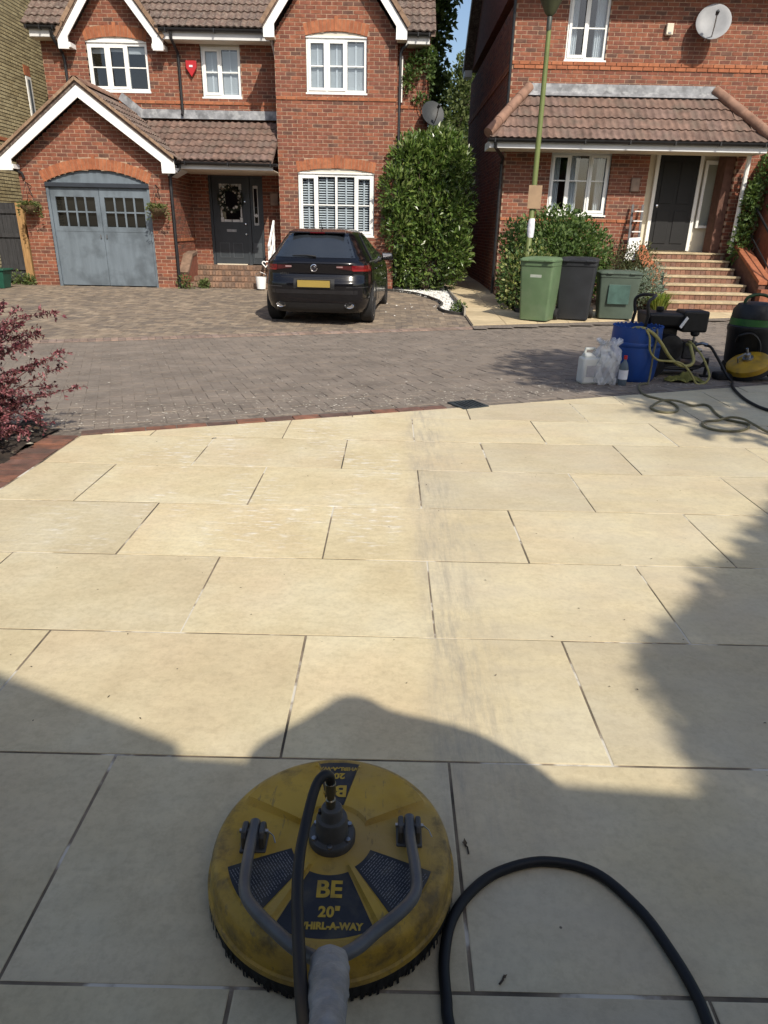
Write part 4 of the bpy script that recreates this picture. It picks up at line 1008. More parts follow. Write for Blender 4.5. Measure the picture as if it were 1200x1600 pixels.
# hanging baskets on the garage
LEAFG = mat('basket_leaf', [(.10,.13,.035),(.14,.16,.05),(.07,.10,.03),(.2,.19,.09)], .7, 8, .3, transl=.25)
def leafquad(m, p, d, n_, ln, wd):
    d = d.normalized(); s_ = d.cross(n_); 
    if s_.length < 1e-4: s_ = d.cross(Vector((.3,.5,.8)))
    s_.normalize(); n2 = s_.cross(d)
    m.add([p, p+d*ln*.45+s_*wd*.5+n2*wd*.12, p+d*ln-n2*ln*.08, p+d*ln*.45-s_*wd*.5+n2*wd*.12], [(0,1,2),(0,2,3)])
def rv3():
    while True:
        v = Vector((random.uniform(-1,1), random.uniform(-1,1), random.uniform(-1,1)))
        if .05 < v.length < 1: return v.normalized()
for x, lb in ((-7.86,'straggly hanging basket on the left garage pier by the gate'),(-5.08,'straggly hanging basket on the right garage pier by the porch')):
    t = thing('hanging_basket', (x,16.05,1.65), lb, 'hanging basket', 'hanging baskets on the garage')
    MB().lathe([(0,-.16),(.1,-.13),(.17,-.06),(.19,0),(.18,.0),(.15,-.05),(0,-.06)], 16, (x,16.06,1.66)).build('basket', mat('coir_liner',(.12,.08,.045),.95,30,.4,.6,60), t, True)
    MB().tube([(x,16.29,2.05),(x,16.05,2.12)], .009, 6).build('bracket', RAIL, t); MB().tube([(x,16.29,1.85),(x,16.12,2.1)], .007, 6).build('bracket_brace', RAIL, t)
    for a in (0, 2.1, 4.2): MB().tube([(x,16.05,2.11),(x+.18*cos(a),16.06+.18*sin(a),1.67)], .004, 5).build('chain', RAIL, t)
    m = MB()
    for _ in range(420):
        a = random.uniform(0, 6.3); r = random.uniform(0,.2); p = Vector((x+r*cos(a), 16.06+r*sin(a), 1.66+random.uniform(0,.08)))
        if random.random() < .35: p = Vector((x+.2*cos(a), 16.06+.2*sin(a), 1.66-random.uniform(0,.28)*abs(cos(a*1.5))))
        leafquad(m, p, Vector((cos(a), sin(a), random.uniform(-.5,.8))), rv3(), random.uniform(.04,.09), .025)
    q = m.build('foliage', LEAFG, t); q['kind'] = 'stuff'
# wreath on the charcoal door
wt = thing('door_wreath', (-3.94,18.1,1.93), 'dark round wreath with pale flowers hanging on the charcoal door', 'wreath')
WL = mat('wreath_leaf', [(.03,.045,.03),(.05,.06,.04),(.02,.03,.02)], .7, 8, .3); WFl = mat('wreath_flower', [(.55,.53,.48),(.42,.40,.36)], .7, 8, .2)
m = MB(); m2 = MB()
for i in range(420):
    a = random.uniform(0, 6.3); rr = .24+random.uniform(-.06,.06); p = Vector((-3.94+rr*cos(a), YM+.055-random.uniform(0,.05), 1.93+rr*sin(a)))
    leafquad(m, p, Vector((cos(a+1), -.5, sin(a+1)))+rv3()*.8, rv3(), .07, .028)
for i in range(22):
    a = i*.2856+random.uniform(-.1,.1); rr = .24+random.uniform(-.05,.05); c = Vector((-3.94+rr*cos(a), YM+.0, 1.93+rr*sin(a))); r = random.uniform(.018,.042)
    m2.lathe([(0,-.012),(r*.6,-.01),(r,.004),(r*.7,.01)], 7, tuple(c), 'y')
ring = MB().tube([(-3.94+.24*cos(q*.2618), YM+.05, 1.93+.24*sin(q*.2618)) for q in range(24)], .02, 6, True).build('ring', BARK, wt)
q = m.build('wreath_leaves', WL, wt); q['kind'] = 'stuff'; q = m2.build('wreath_flowers', WFl, wt); q['kind'] = 'stuff'
# white handrail and white bucket by the porch steps
hr = thing('white_handrail', (-2.75,16.9,0), 'white wooden handrail beside the porch steps behind the car', 'handrail')
for y, z0, z1 in ((16.55,-.02,.98),(17.15,.2,1.36)): MB().box(-2.80,-2.74,y-.03,y+.03,z0,z1).build('post', WHITE, hr)
for dz in (0, -.34): MB().obox((-2.77,16.88,1.17+dz), (.02,0,0), (0,.42,.27), (0,-.02,.035)).build('rail', WHITE, hr)
bk = thing('white_bucket', (-3.0,16.45,0), 'white metal bucket standing beside the porch steps', 'bucket')
MB().lathe([(0,0),(.10,0),(.125,.25),(.13,.255),(.12,.25),(.097,.01),(0,.012)], 20, (-2.98,16.45,.01)).build('pail', WHITE, bk, True)
MB().tube([(-3.1,16.45,.25),(-3.1,16.4,.33),(-2.98,16.38,.38),(-2.86,16.4,.33),(-2.86,16.45,.25)], .006, 6).build('handle', STEEL, bk)
hh = thing('white_heart_ornament', (-2.9,16.6,.44), 'small white heart ornament hanging at the porch handrail', 'ornament')
pts = []
for i in range(24):
    a = 2*pi*i/24; pts.append((-2.87+.0045*16*sin(a)**3, 16.5, .55+.0045*(13*cos(a)-5*cos(2*a)-2*cos(3*a)-cos(4*a))))
MB().tube(pts, .012, 6, True).build('heart', WHITE, hh, True)

# ------------------------------------------------------------------ parked car (local axes: x right, y forward, origin under the rear axle)
car = thing('parked_car', (-1.17,12.2,hz(-1.1,12.4)-.005), 'black hatchback parked on the driveway, seen from behind', 'car', rotz=radians(-4.2), local=True)
CZ = [.20,.28,.40,.55,.66,.72,.80,.90,.97,1.04,1.14,1.26,1.36,1.42,1.46,1.482]
CYR = [-.64,-.71,-.755,-.775,-.775,-.745,-.715,-.73,-.735,-.66,-.56,-.45,-.345,-.25,-.02,.35]
CYF = [3.42,3.52,3.58,3.58,3.52,3.46,3.32,2.98,2.62,2.36,2.14,1.86,1.60,1.42,1.22,.95]
CW = [.865,.89,.90,.905,.905,.90,.895,.885,.865,.82,.75,.675,.61,.55,.46,.26]
CN = [5,5.5,6,6,6,6,6,6,5.6,5.2,4.8,4.4,4,3.6,3.2,3]
def lerpz(z, A):
    if z <= CZ[0]: return A[0]
    for i in range(len(CZ)-1):
        if z <= CZ[i+1]:
            t = (z-CZ[i])/(CZ[i+1]-CZ[i]); h_ = CZ[i+1]-CZ[i]
            def sl(k):
                if k <= 0 or k >= len(CZ)-1: return (A[min(k+1,len(CZ)-1)]-A[max(k-1,0)])/(CZ[min(k+1,len(CZ)-1)]-CZ[max(k-1,0)])
                return .75*(A[k+1]-A[k-1])/(CZ[k+1]-CZ[k-1])
            m0, m1 = sl(i)*h_, sl(i+1)*h_
            return (2*t**3-3*t*t+1)*A[i]+(t**3-2*t*t+t)*m0+(-2*t**3+3*t*t)*A[i+1]+(t**3-t*t)*m1
    return A[-1]
def ring_pt(z, t, off=0):
    yr, yf, w_, n = lerpz(z, CYR), lerpz(z, CYF), lerpz(z, CW), lerpz(z, CN); c = (yr+yf)/2; L_ = (yf-yr)/2
    a = 2*pi*t; ca, sa = cos(a), sin(a); e = 2/n
    return Vector(((w_+off)*math.copysign(abs(ca)**e, ca), c+(L_+off)*math.copysign(abs(sa)**e, sa), z))
def rear_pt(x, z, off=.0):
    yr, yf, w_, n = lerpz(z, CYR), lerpz(z, CYF), lerpz(z, CW), lerpz(z, CN); c = (yr+yf)/2; L_ = (yf-yr)/2
    q = max(0, 1-min(1, abs(x/w_))**n)**(1/n); return Vector((x, c-L_*q-off, z))
def side_pt(y, z, sg=1, off=0):
    yr, yf, w_, n = lerpz(z, CYR), lerpz(z, CYF), lerpz(z, CW), lerpz(z, CN); c = (yr+yf)/2; L_ = (yf-yr)/2
    q = max(0, 1-min(1, abs((y-c)/L_))**n)**(1/n); return Vector((sg*(w_*q+off), y, z))
CARP = mat('black_car_paint', (.004,.004,.0055), .2, 3, .1, spec=.3, coat=.55)
TRIM = mat('matt_black_trim', (.012,.012,.013), .55, 20, .2); CGLASS = mat('tinted_car_glass', (.022,.026,.032), .04, 3, .1, spec=.8, coat=.8)
m = MB(); nt_ = 96; zz = []
for i in range(len(CZ)-1):
    for k in range(5): zz.append(CZ[i]+(CZ[i+1]-CZ[i])*k/5)
zz.append(CZ[-1])
for z in zz:
    for k in range(nt_):
        tt = (k+.5)/nt_; q = tt*4; fr_ = q-int(q); fr_ = fr_+.0*(fr_-.5); m.v.append(tuple(ring_pt(z, tt)))
for i in range(len(zz)-1):
    for k in range(nt_): m.f.append((i*nt_+k, i*nt_+(k+1) % nt_, (i+1)*nt_+(k+1) % nt_, (i+1)*nt_+k))
m.f.append(tuple(range((len(zz)-1)*nt_, len(zz)*nt_))); m.f.append(tuple(range(nt_-1, -1, -1)))
body = m.build('body', CARP, car, True)
def rpatch(name, mat_, x0f, x1f, z0, z1, off, parent=None, nu=14, nv=6, th=True, smooth=True):
    mm = MB(); mm.grid(lambda u, v: rear_pt((lambda z: x0f(v)+(x1f(v)-x0f(v))*u)(0), z0+(z1-z0)*v, off), nu, nv)
    return mm.build(name, mat_, parent or car, smooth)
# rear window, spoiler, hatch lines
rw = rpatch('rear_window', CGLASS, lambda v: -.64+.16*v, lambda v: .64-.16*v, 1.045, 1.39, .006, nv=10)
MB().add([tuple(Vector((x, y, z))) for x, y, z in ((-.46,-.37,1.42),(.46,-.37,1.42),(.42,-.14,1.462),(-.42,-.14,1.462),(-.47,-.37,1.398),(.47,-.37,1.398),(.44,-.2,1.42),(-.44,-.2,1.42))], [(0,1,2,3),(4,7,6,5),(0,4,5,1),(1,5,6,2),(3,7,4,0)]).build('spoiler', CARP, car, bevel=.01)
MB().box(-.12,.12,-.378,-.37,1.402,1.414).build('brake_light', mat('dark_red_lens',(.10,.004,.006),.2,3,.1,coat=.6), car)
MB().tube([rear_pt(.02,1.06,.02), rear_pt(-.12,1.075,.03), rear_pt(-.36,1.07,.022)], [.014,.011,.006], 6).build('wiper', TRIM, car)
RL = mat('tail_lamp_red', (.14,.005,.009), .12, 8, .3, coat=1.0); RLD = mat('tail_lamp_dark', (.05,.004,.006), .12, 8, .3, coat=1.0)
for sg in (-1, 1):
    X = lambda a: (lambda v: sg*a)
    def pt(name, mt, xa, xb, z0, z1, off, nv=4, slant=0): 
        lo_, hi_ = (xa, xb) if sg > 0 else (-xb, -xa)
        mm = MB(); mm.grid(lambda u, v: rear_pt(lo_+(hi_-lo_)*u, (z0+slant*abs(lo_+(hi_-lo_)*u-sg*xb)/.4)+(z1-z0-slant*abs(lo_+(hi_-lo_)*u-sg*xb)/.4)*v, off), 12, nv)
        return mm.build(name, mt, car, True)
    L1 = pt('tail_lamp', RL, .60, .885, .835, .935, .012, slant=.03); L2 = pt('tail_lamp_inner', RLD, .36, .595, .86, .93, .010, slant=.05)
    mm = MB(); lo_, hi_ = (.62,.86) if sg > 0 else (-.86,-.62)
    mm.grid(lambda u, v: rear_pt(lo_+(hi_-lo_)*u, .85+.025*v, .016), 10, 1); mm.build('lamp_band', mat('bright_red_lens',(.26,.012,.014),.15,4,.1,coat=1), L1, True)
    mm = MB(); lo_, hi_ = (.36,.46) if sg > 0 else (-.46,-.36)
    mm.grid(lambda u, v: rear_pt(lo_+(hi_-lo_)*u, .90+.02*v, .014), 5, 1); mm.build('reverse_lamp', mat('clear_lamp',(.30,.2,.2),.15), L2, True)
    MB().lathe([(.052,-.02),(.058,0),(.052,.012),(.045,0),(.045,-.06),(0,-.06)], 20).xform(Matrix.Translation(rear_pt(sg*.56,.32,.02)) @ Matrix.Rotation(pi/2,4,'X') @ Matrix.Diagonal((1.35,.8,1,1))).build('exhaust_tip', CHROME, car, True)
    mm = MB(); mm.grid(lambda u, v: rear_pt(sg*(.52+.36*u), .60+.012*v, .008), 8, 1); mm.build('bumper_crease', mat('paint_edge',(.03,.03,.034),.2,3,.1,coat=1), car)
# boot lid crease, plate recess, plate, badge, lettering
rpatch('plate_recess', TRIM, lambda v: -.33, lambda v: .33, .575, .73, .004)
m = MB(); c = rear_pt(0,.655,.022); m.box(-.265,.265,c.y-.008,c.y+.012,.60,.712); plate = m.build('number_plate', mat('yellow_plate',(.30,.215,.05),.5,3,.08), car, bevel=.004)
m = MB()
for x0, x1, z0, z1 in ((-.265,.265,.596,.602),(-.265,.265,.71,.716),(-.27,-.264,.596,.716),(.264,.27,.596,.716)): m.box(x0,x1,c.y-.012,c.y+.01,z0,z1)
m.build('plate_frame', TRIM, plate)
c = rear_pt(0,.89,.008); Mb = Matrix.Translation(c) @ Matrix.Rotation(pi/2,4,'X')
bd = MB().lathe([(0,0),(.052,0),(.056,.004),(.056,.012),(.048,.014),(.046,.008),(0,.008)], 28).xform(Mb).build('badge', CHROME, car, True)
m = MB()   # winged creature reduced to a few raised strokes
for x0, z0, x1, z1, r in ((-.03,-.012,.0,.022,.006),(.0,.022,.026,.012,.006),(-.02,-.02,.022,-.008,.007),(.005,-.004,.034,.02,.004),(.0,-.028,.012,.01,.005)): m.tube([Mb @ Vector((x0,z0,.011)), Mb @ Vector((x1,z1,.011))], r, 6)
m.build('emblem', mat('dark_emblem',(.12,.12,.13),.3,metal=1), bd)
rpatch('hatch_seam', TRIM, lambda v: -.72, lambda v: .72, .742, .748, .002, nv=1)
rpatch('diffuser', TRIM, lambda v: -.70+.05*v, lambda v: .70-.05*v, .21, .36, .006)
rpatch('bumper_insert', mat('bumper_paint',(.009,.009,.011),.3,coat=.7), lambda v: -.8, lambda v: .8, .50, .56, .006)
def text_mesh(body_, size, ext=.002, bold=0, sp=1.0):
    cu = bpy.data.curves.new('t', 'FONT'); cu.body = body_; cu.size = size; cu.extrude = ext; cu.align_x = 'CENTER'; cu.offset = bold; cu.space_character = sp
    ob = bpy.data.objects.new('t', cu); col.objects.link(ob); bpy.context.view_layer.update()
    dg = bpy.context.evaluated_depsgraph_get(); me = bpy.data.meshes.new_from_object(ob.evaluated_get(dg))
    vs_ = [v.co.copy() for v in me.vertices]; fs_ = [tuple(p.vertices) for p in me.polygons]
    bpy.data.objects.remove(ob); bpy.data.curves.remove(cu); bpy.data.meshes.remove(me)
    m = MB(); m.add(vs_, fs_); return m
c = rear_pt(-.48,.782,.006); text_mesh('ASTRA', .045, .002, .0, 1.15).xform(Matrix.Translation(c) @ Matrix.Rotation(pi/2,4,'X')).build('lettering', CHROME, car)
# side glass, doors, handles, mirrors
for sg in (-1, 1):
    for y0, y1, sl0, sl1 in ((-.02,.78,.30,0),(.84,1.98,0,-.62)):
        mm = MB(); mm.grid(lambda u, v: side_pt((y0+sl0*v)+((y1+sl1*v)-(y0+sl0*v))*u, 1.0+.37*v, sg, .006), 12, 8); mm.build('side_window', CGLASS, car, True)
    mm = MB(); mm.tube([side_pt(-.2,.985,sg,.006), side_pt(.5,.985,sg,.006), side_pt(1.2,.983,sg,.006), side_pt(2.0,.98,sg,.006)], .008, 6); mm.build('chrome_strip', STEEL, car)
    mm = MB(); mm.tube([side_pt(.02,1.0,sg,.01), side_pt(.2,1.25,sg,.01), side_pt(.34,1.385,sg,.01), side_pt(.9,1.41,sg,.01), side_pt(1.3,1.385,sg,.01), side_pt(1.9,1.12,sg,.01), side_pt(2.06,1.0,sg,.01)], .012, 6); mm.build('window_trim', TRIM, car)
    for y in (.3, 1.25):
        p = side_pt(y,.86,sg,.018); MB().box(min(p.x-.014,p.x+.014),max(p.x-.014,p.x+.014),y-.1,y+.1,.845,.872).build('door_handle', CARP, car, bevel=.01)
    for y, sl in ((.42,0),(.81,0),(2.02,0)):
        mm = MB(); mm.tube([side_pt(y,.32,sg,.001), side_pt(y,.6,sg,.001), side_pt(y+sl,.96,sg,.001)], .004, 4); mm.build('door_seam', TRIM, car)
    mm = MB(); b_ = side_pt(1.86,1.0,sg,0)
    mm.obox((sg*(abs(b_.x)+.13),1.84,1.0), (.105,-.02*sg,0), (.01*sg,.05,0), (-.012*sg,0,.068)); mir = mm.build('door_mirror', CARP, car, True, .035)
    mm = MB(); mm.obox((sg*(abs(b_.x)+.13),1.786,1.0), (.085,-.016*sg,0), (0,.003,0), (-.009*sg,0,.05)); mm.build('mirror_glass', CHROME, mir)
    MB().tube([(b_.x,1.86,.97),(sg*(abs(b_.x)+.08),1.86,.98)], .02, 6).build('mirror_stalk', TRIM, mir)
# wheels
TYRE = mat('tyre_rubber', (.014,.014,.015), .8, 40, .25, .3, 90); RIM = mat('alloy_rim', (.50,.51,.53), .3, 8, .1, metal=.9)
for sx_ in (-1, 1):
    for y in (0, 2.66):
        M = Matrix.Translation((sx_*.788,y,.315))
        wh = MB().lathe([(.20,-.105),(.29,-.108),(.312,-.085),(.315,-.03),(.315,.03),(.312,.085),(.29,.108),(.20,.105)], 36, (0,0,0), 'x').xform(M).build('tyre', TYRE, car, True)
        MB().lathe([(.0,.075*sx_),(.05,.08*sx_),(.06,.05*sx_),(.19,.045*sx_),(.205,.10*sx_),(.212,.104*sx_),(.215,.02*sx_)] , 30, (0,0,0), 'x').xform(M).build('rim', mat('rim_shadow',(.03,.03,.032),.4), wh, True)
        for k in range(5):
            a = k*2*pi/5
            for da in (-.16, .16):
                MB().hexa([Vector(((.085 if q<4 else .10)*sx_, r*sin(a+dd*(.3 if r<.1 else 1)), r*cos(a+dd*(.3 if r<.1 else 1)))) for q, (r, dd) in enumerate(((.05,da-.12),(.20,da-.06),(.20,da+.06),(.05,da+.12))*2)]).xform(M).build('spoke', RIM, wh)
        MB().lathe([(.198,.096),(.204,.106),(.216,.106),(.218,.09)] if sx_ > 0 else [(.198,-.096),(.204,-.106),(.216,-.106),(.218,-.09)], 30, (0,0,0), 'x').xform(M).build('rim_lip', RIM, wh, True)
        mm = MB(); mm.lathe([(0,0),(.35,0)], 28, (0,0,0), 'x').xform(Matrix.Translation((sx_*.905 if y == 0 else sx_*.905,y,.33)))
        mm.v = [tuple(side_pt(v[1], max(.21, v[2]), sx_, .003)) for v in mm.v]; mm.build('wheel_arch', mat('arch_dark',(.004,.004,.004),.9), car)
MB().tube([(0,.12,1.47),(0,.06,1.50),(0,-.08,1.60)], [.012,.006,.003], 6).build('antenna', TRIM, car)
# interior seen as a dark mass is hidden by the tinted glass; headlamps at the far end
for sg in (-1, 1): MB().obox((sg*.66,3.40,.68), (.16,-.05*sg,0), (.02*sg,.08,0), (0,0,.06)).build('headlamp', mat('clear_lamp'), car, bevel=.02)

# ------------------------------------------------------------------ wheelie bins on the flag path
def bin_(name, x, y, rz_, w_, d_, h_, mbody, mlid, label, wheels=True):
    z0 = pz(x, y); t = thing(name, (x,y,z0), label, 'bin', 'wheelie bins beside the lamp post', rz_, True)
    bw, bd_ = w_*.82, d_*.70
    m = MB(); n = 5; P = []
    def rr(hw, hd, z, r=.04):
        out = []
        for cx_, cy_, a0 in ((hw-r,hd-r,0),(-hw+r,hd-r,pi/2),(-hw+r,-hd+r,pi),(hw-r,-hd+r,1.5*pi)):
            for k in range(4): a = a0+pi/2*k/3; out.append((cx_+r*cos(a), cy_+r*sin(a), z))
        return out
    rings = [rr(bw/2,bd_/2,.02), rr(bw/2+.005,bd_/2+.005,.05), rr(w_*.49,d_*.44,h_*.86), rr(w_*.5,d_*.46,h_*.865), rr(w_*.505,d_*.465,h_*.93)]
    for q in rings: m.v += q
    for i in range(len(rings)-1):
        for k in range(16): m.f.append((i*16+k, i*16+(k+1) % 16, (i+1)*16+(k+1) % 16, (i+1)*16+k))
    m.f += [tuple(range(15,-1,-1)), tuple(range((len(rings)-1)*16, len(rings)*16))]
    m.build('body', mbody, t, True)
    l = MB(); R2 = [rr(w_*.52,d_*.50,h_*.932,.05), rr(w_*.52,d_*.50,h_*.955,.05), rr(w_*.46,d_*.44,h_*.985,.06), rr(w_*.3,d_*.3,h_*.998,.06)]
    for q in R2: l.v += q
    for i in range(3):
        for k in range(16): l.f.append((i*16+k, i*16+(k+1) % 16, (i+1)*16+(k+1) % 16, (i+1)*16+k))
    l.f += [tuple(range(15,-1,-1)), tuple(range(48,64))]
    lid = l.build('lid', mlid, t, True)
    MB().tube([(-w_*.46,d_*.52,h_*.93),(w_*.46,d_*.52,h_*.93)], .018, 8).build('handle', mbody, t)
    for sx_ in (-.2,.2): MB().box(sx_-.05,sx_+.05,-d_*.53,-d_*.49,h_*.93,h_*.955).build('lid_grip', mlid, lid, bevel=.006)
    if wheels:
        for sx_ in (-1, 1):
            MB().lathe([(.05,-.03),(.095,-.032),(.1,0),(.095,.032),(.05,.03)], 20, (sx_*w_*.46,d_*.36,.1), 'x').build('wheel', TYRE, t, True)
            MB().lathe([(0,-.034),(.05,-.034),(.05,.034),(0,.034)], 14, (sx_*w_*.46,d_*.36,.1), 'x').build('hub', TRIM, t, True)
        MB().tube([(-w_*.44,d_*.36,.1),(w_*.44,d_*.36,.1)], .012, 6).build('axle', STEEL, t)
    return t
OLIVE = mat('olive_green_plastic', (.105,.165,.085), .5, 4, .12, dirt=((.16,.2,.13), 5, .3)); CHARP = mat('charcoal_plastic', (.022,.024,.028), .5, 4, .2)
gb_ = bin_('wheelie_bin', 2.66, 12.78, radians(-28), .60, .70, 1.08, OLIVE, OLIVE, 'olive green wheelie bin standing in front of the lamp post')
MB().obox((0,-.288,.70), (.10,0,0), (0,.002,0), (0,-.012,.09)).build('label_sticker', mat('pale_sticker',(.42,.46,.40),.6,20,.1), gb_)
bin_('wheelie_bin', 3.38, 13.06, radians(-18), .66, .72, 1.08, CHARP, CHARP, 'dark charcoal wheelie bin between the two green bins')
t = bin_('wheelie_bin', 4.2, 13.28, radians(-8), .74, .55, .86, mat('grey_green_plastic',(.07,.095,.075),.5,4,.15), mat('grey_green_plastic'), 'squat grey-green bin nearest the brick steps', False)
MB().box(-.19,.19,-.262,-.252,.28,.62).build('front_panel', mat('teal_panel',(.05,.10,.085),.55), t, bevel=.01)

# ------------------------------------------------------------------ lamp post
lp = thing('lamp_post', (2.66,14.2,0), 'slim olive green lamp post with lantern behind the bins', 'lamp post')
POST = mat('olive_post_paint', (.14,.17,.055), .5, 3, .15, .05, 40); zp = hz(2.66,14.2)
MB().lathe([(.085,zp-.1),(.085,.92),(.08,.96),(.052,1.0),(.050,2.6),(.046,3.6),(.040,4.62),(.036,4.7)], 16, (2.66,14.2,0)).build('column', POST, lp, True)
MB().lathe([(.042,4.58),(.045,4.6),(.045,4.78),(.03,4.8)], 14, (2.655,14.2,0)).build('collar', mat('dark_collar',(.05,.055,.045),.5), lp, True)
MB().lathe([(.05,4.8),(.09,4.84),(.20,5.05),(.215,5.08),(.2,5.1),(.0,5.1)], 20, (2.655,14.2,0)).build('lantern_base', mat('lantern_green',(.06,.065,.035),.5), lp, True)
MB().lathe([(.19,5.1),(.23,5.3),(.0,5.34)], 20, (2.655,14.2,0)).build('lantern_glass', LEADG, lp, True)
MB().lathe([(.26,5.3),(.2,5.42),(.05,5.5),(0,5.5)], 20, (2.655,14.2,0)).build('lantern_hood', mat('lantern_green'), lp, True)
MB().lathe([(.058,1.24),(.062,1.26),(.07,1.4),(.062,1.56),(.057,1.58)], 14, (2.672,14.2,0)).build('paper_wrap', mat('white_paper',(.66,.66,.72),.8,14,.15,.5,25), lp, True)
MB().hexa([(2.55,14.12,1.75),(2.80,14.12,1.75),(2.80,14.13,1.75),(2.55,14.13,1.75),(2.55,14.12,2.15),(2.80,14.12,2.15),(2.80,14.13,2.15),(2.55,14.13,2.15)]).build('notice_plate', mat('tan_notice',(.30,.2,.12),.6,5,.15), lp)
for z in (1.85,2.05): MB().lathe([(.053,z),(.053,z+.02)], 14, (2.66,14.2,0)).build('clamp_band', STEEL, lp, True)

# ------------------------------------------------------------------ plants
LAUREL = mat('laurel_leaf', [(.082,.135,.030),(.105,.168,.038),(.06,.105,.025),(.16,.215,.055),(.09,.145,.033),(.12,.15,.05)], .28, 8, .2, spec=.5, transl=.22)
LEAFM = mat('mid_green_leaf', [(.08,.13,.036),(.105,.16,.046),(.06,.105,.032),(.13,.185,.06)], .5, 8, .25, transl=.3)
LEAFD = mat('dark_tree_leaf', [(.05,.08,.03),(.062,.095,.034),(.075,.11,.04),(.04,.065,.026)], .6, 8, .25, transl=.35)
LEAFO = mat('olive_tree_leaf', [(.09,.115,.036),(.11,.135,.045),(.07,.095,.032),(.13,.15,.055)], .6, 8, .25, transl=.3)
VAR = mat('variegated_leaf', [(.07,.12,.035),(.22,.25,.07),(.10,.15,.05),(.28,.29,.12),(.05,.10,.03)], .5, 8, .2, transl=.25)
HEATH = mat('heath_leaf', [(.07,.085,.03),(.095,.095,.038),(.055,.07,.027),(.10,.085,.045)], .7, 8, .25, transl=.2)
SILVER = mat('silver_leaf', [(.20,.25,.19),(.15,.20,.15),(.25,.29,.23)], .7, 8, .2, transl=.15)
LIME = mat('lime_blade', [(.22,.27,.05),(.28,.32,.07),(.15,.21,.045)], .5, 8, .2, transl=.3)
BERB = mat('barberry_leaf', [(.14,.034,.045),(.18,.05,.062),(.095,.026,.034),(.25,.085,.10),(.06,.02,.024),(.32,.14,.15),(.045,.018,.02)], .5, 9, .25, transl=.12)
def cloud(m, blobs, n, ln, wd, inner=.35, upb=.3, out=1.0):
    tot = sum(b[3]*b[4]*b[5] for b in blobs)**(1) ; wts = [(b[3]*b[4]+b[4]*b[5]+b[3]*b[5]) for b in blobs]; S = sum(wts)
    for b, w_ in zip(blobs, wts):
        for _ in range(int(n*w_/S)):
            d = rv3(); r = 1-abs(random.gauss(0, inner)) if random.random() < .8 else random.uniform(.2, 1)
            if r < .05: continue
            r *= 1+.12*sin(d.x*7+b[0]*5)*sin(d.y*6+d.z*8+b[2]*3)
            p = Vector((b[0]+d.x*b[3]*r, b[1]+d.y*b[4]*r, b[2]+d.z*b[5]*r))
            dd = (d*out+rv3()*.8+Vector((0,0,upb))); s_ = random.uniform(.65, 1.25)
            leafquad(m, p, dd, (d+rv3()*.7+Vector((0,0,.5))), ln*s_, wd*s_)
def limbs(m, base, tips, r0, wob=.12):
    for tp in tips:
        a = Vector(base); b = Vector(tp); k = (b-a).length
        pts = [a, a.lerp(b,.35)+rv3()*wob*k*.4+Vector((0,0,.1*k)), a.lerp(b,.7)+rv3()*wob*k*.4, b]
        m.tube(spline(pts, 4), [r0*(1-.85*i/12) for i in range(13)], 6)
def plant(name, label, cat, base, blobs, n, ln, wd, mt, nl=7, r0=.03, group=None, crown='foliage', inner=.35, upb=.3, trunk=None):
    t = thing(name, base, label, cat, group); m = MB(); cloud(m, blobs, n, ln, wd, inner, upb)
    q = m.build(crown, mt, t); q['kind'] = 'stuff'
    b = MB(); tips = []
    for i in range(nl):
        bl = blobs[i % len(blobs)]; d = rv3(); tips.append((bl[0]+d.x*bl[3]*.6, bl[1]+d.y*bl[4]*.6, bl[2]+abs(d.z)*bl[5]*.5))
    if trunk:
        top = Vector(trunk[0]); b.tube(spline([Vector(base)-Vector((0,0,.2)), Vector(base).lerp(top,.5)+rv3()*.12, top], 5), [trunk[1]*(1-.05*i) for i in range(11)], 9); limbs(b, trunk[0], tips, trunk[1]*.5)
    else: limbs(b, base, tips, r0)
    b.build('trunk' if trunk else 'stems', BARK, t, True); return t
# big laurel beside the bay
lb_ = [(.85,17.45,.8,.85,.55,.85),(.85,17.4,1.7,.93,.6,.85),(.85,17.45,2.5,.9,.6,.75),(.88,17.45,2.85,.62,.5,.5),(.12,17.0,2.1,.40,.4,.65),(.14,17.05,1.4,.36,.4,.55),(1.5,17.3,1.9,.40,.45,.75),(1.48,17.3,.9,.43,.45,.75),(.35,17.35,.6,.42,.4,.55),(1.2,17.4,3.1,.3,.3,.36),(.55,17.4,3.0,.34,.3,.38),(.35,17.2,2.8,.42,.4,.5),(1.45,17.3,2.7,.36,.4,.5),(1.0,17.4,3.2,.2,.2,.28)]
plant('laurel_bush', 'tall dense glossy green laurel bush beside the bay window', 'bush', (.85,17.45,-.1), lb_, 16000, .135, .055, LAUREL, 12, .035, inner=.25, upb=.5)
# climbing ivy on the wing right of the bay
t = thing('wall_creeper', (.5,18.0,4.4), 'green creeper hanging from the eaves above the satellite dish', 'creeper')
m = MB(); cloud(m, [(.45,18.0,4.75,.2,.1,.28),(.3,18.0,4.5,.12,.08,.3),(.72,17.95,4.95,.18,.12,.2),(.8,17.95,4.6,.06,.08,.4),(.6,18.02,4.1,.18,.05,.12)], 700, .09, .055); q = m.build('foliage', LEAFM, t); q['kind'] = 'stuff'
b = MB(); limbs(b, (.7,18.03,3.6), [(.4,18.0,4.8),(.75,17.97,5.0),(.3,18.02,4.4)], .012); b.build('stems', BARK, t)
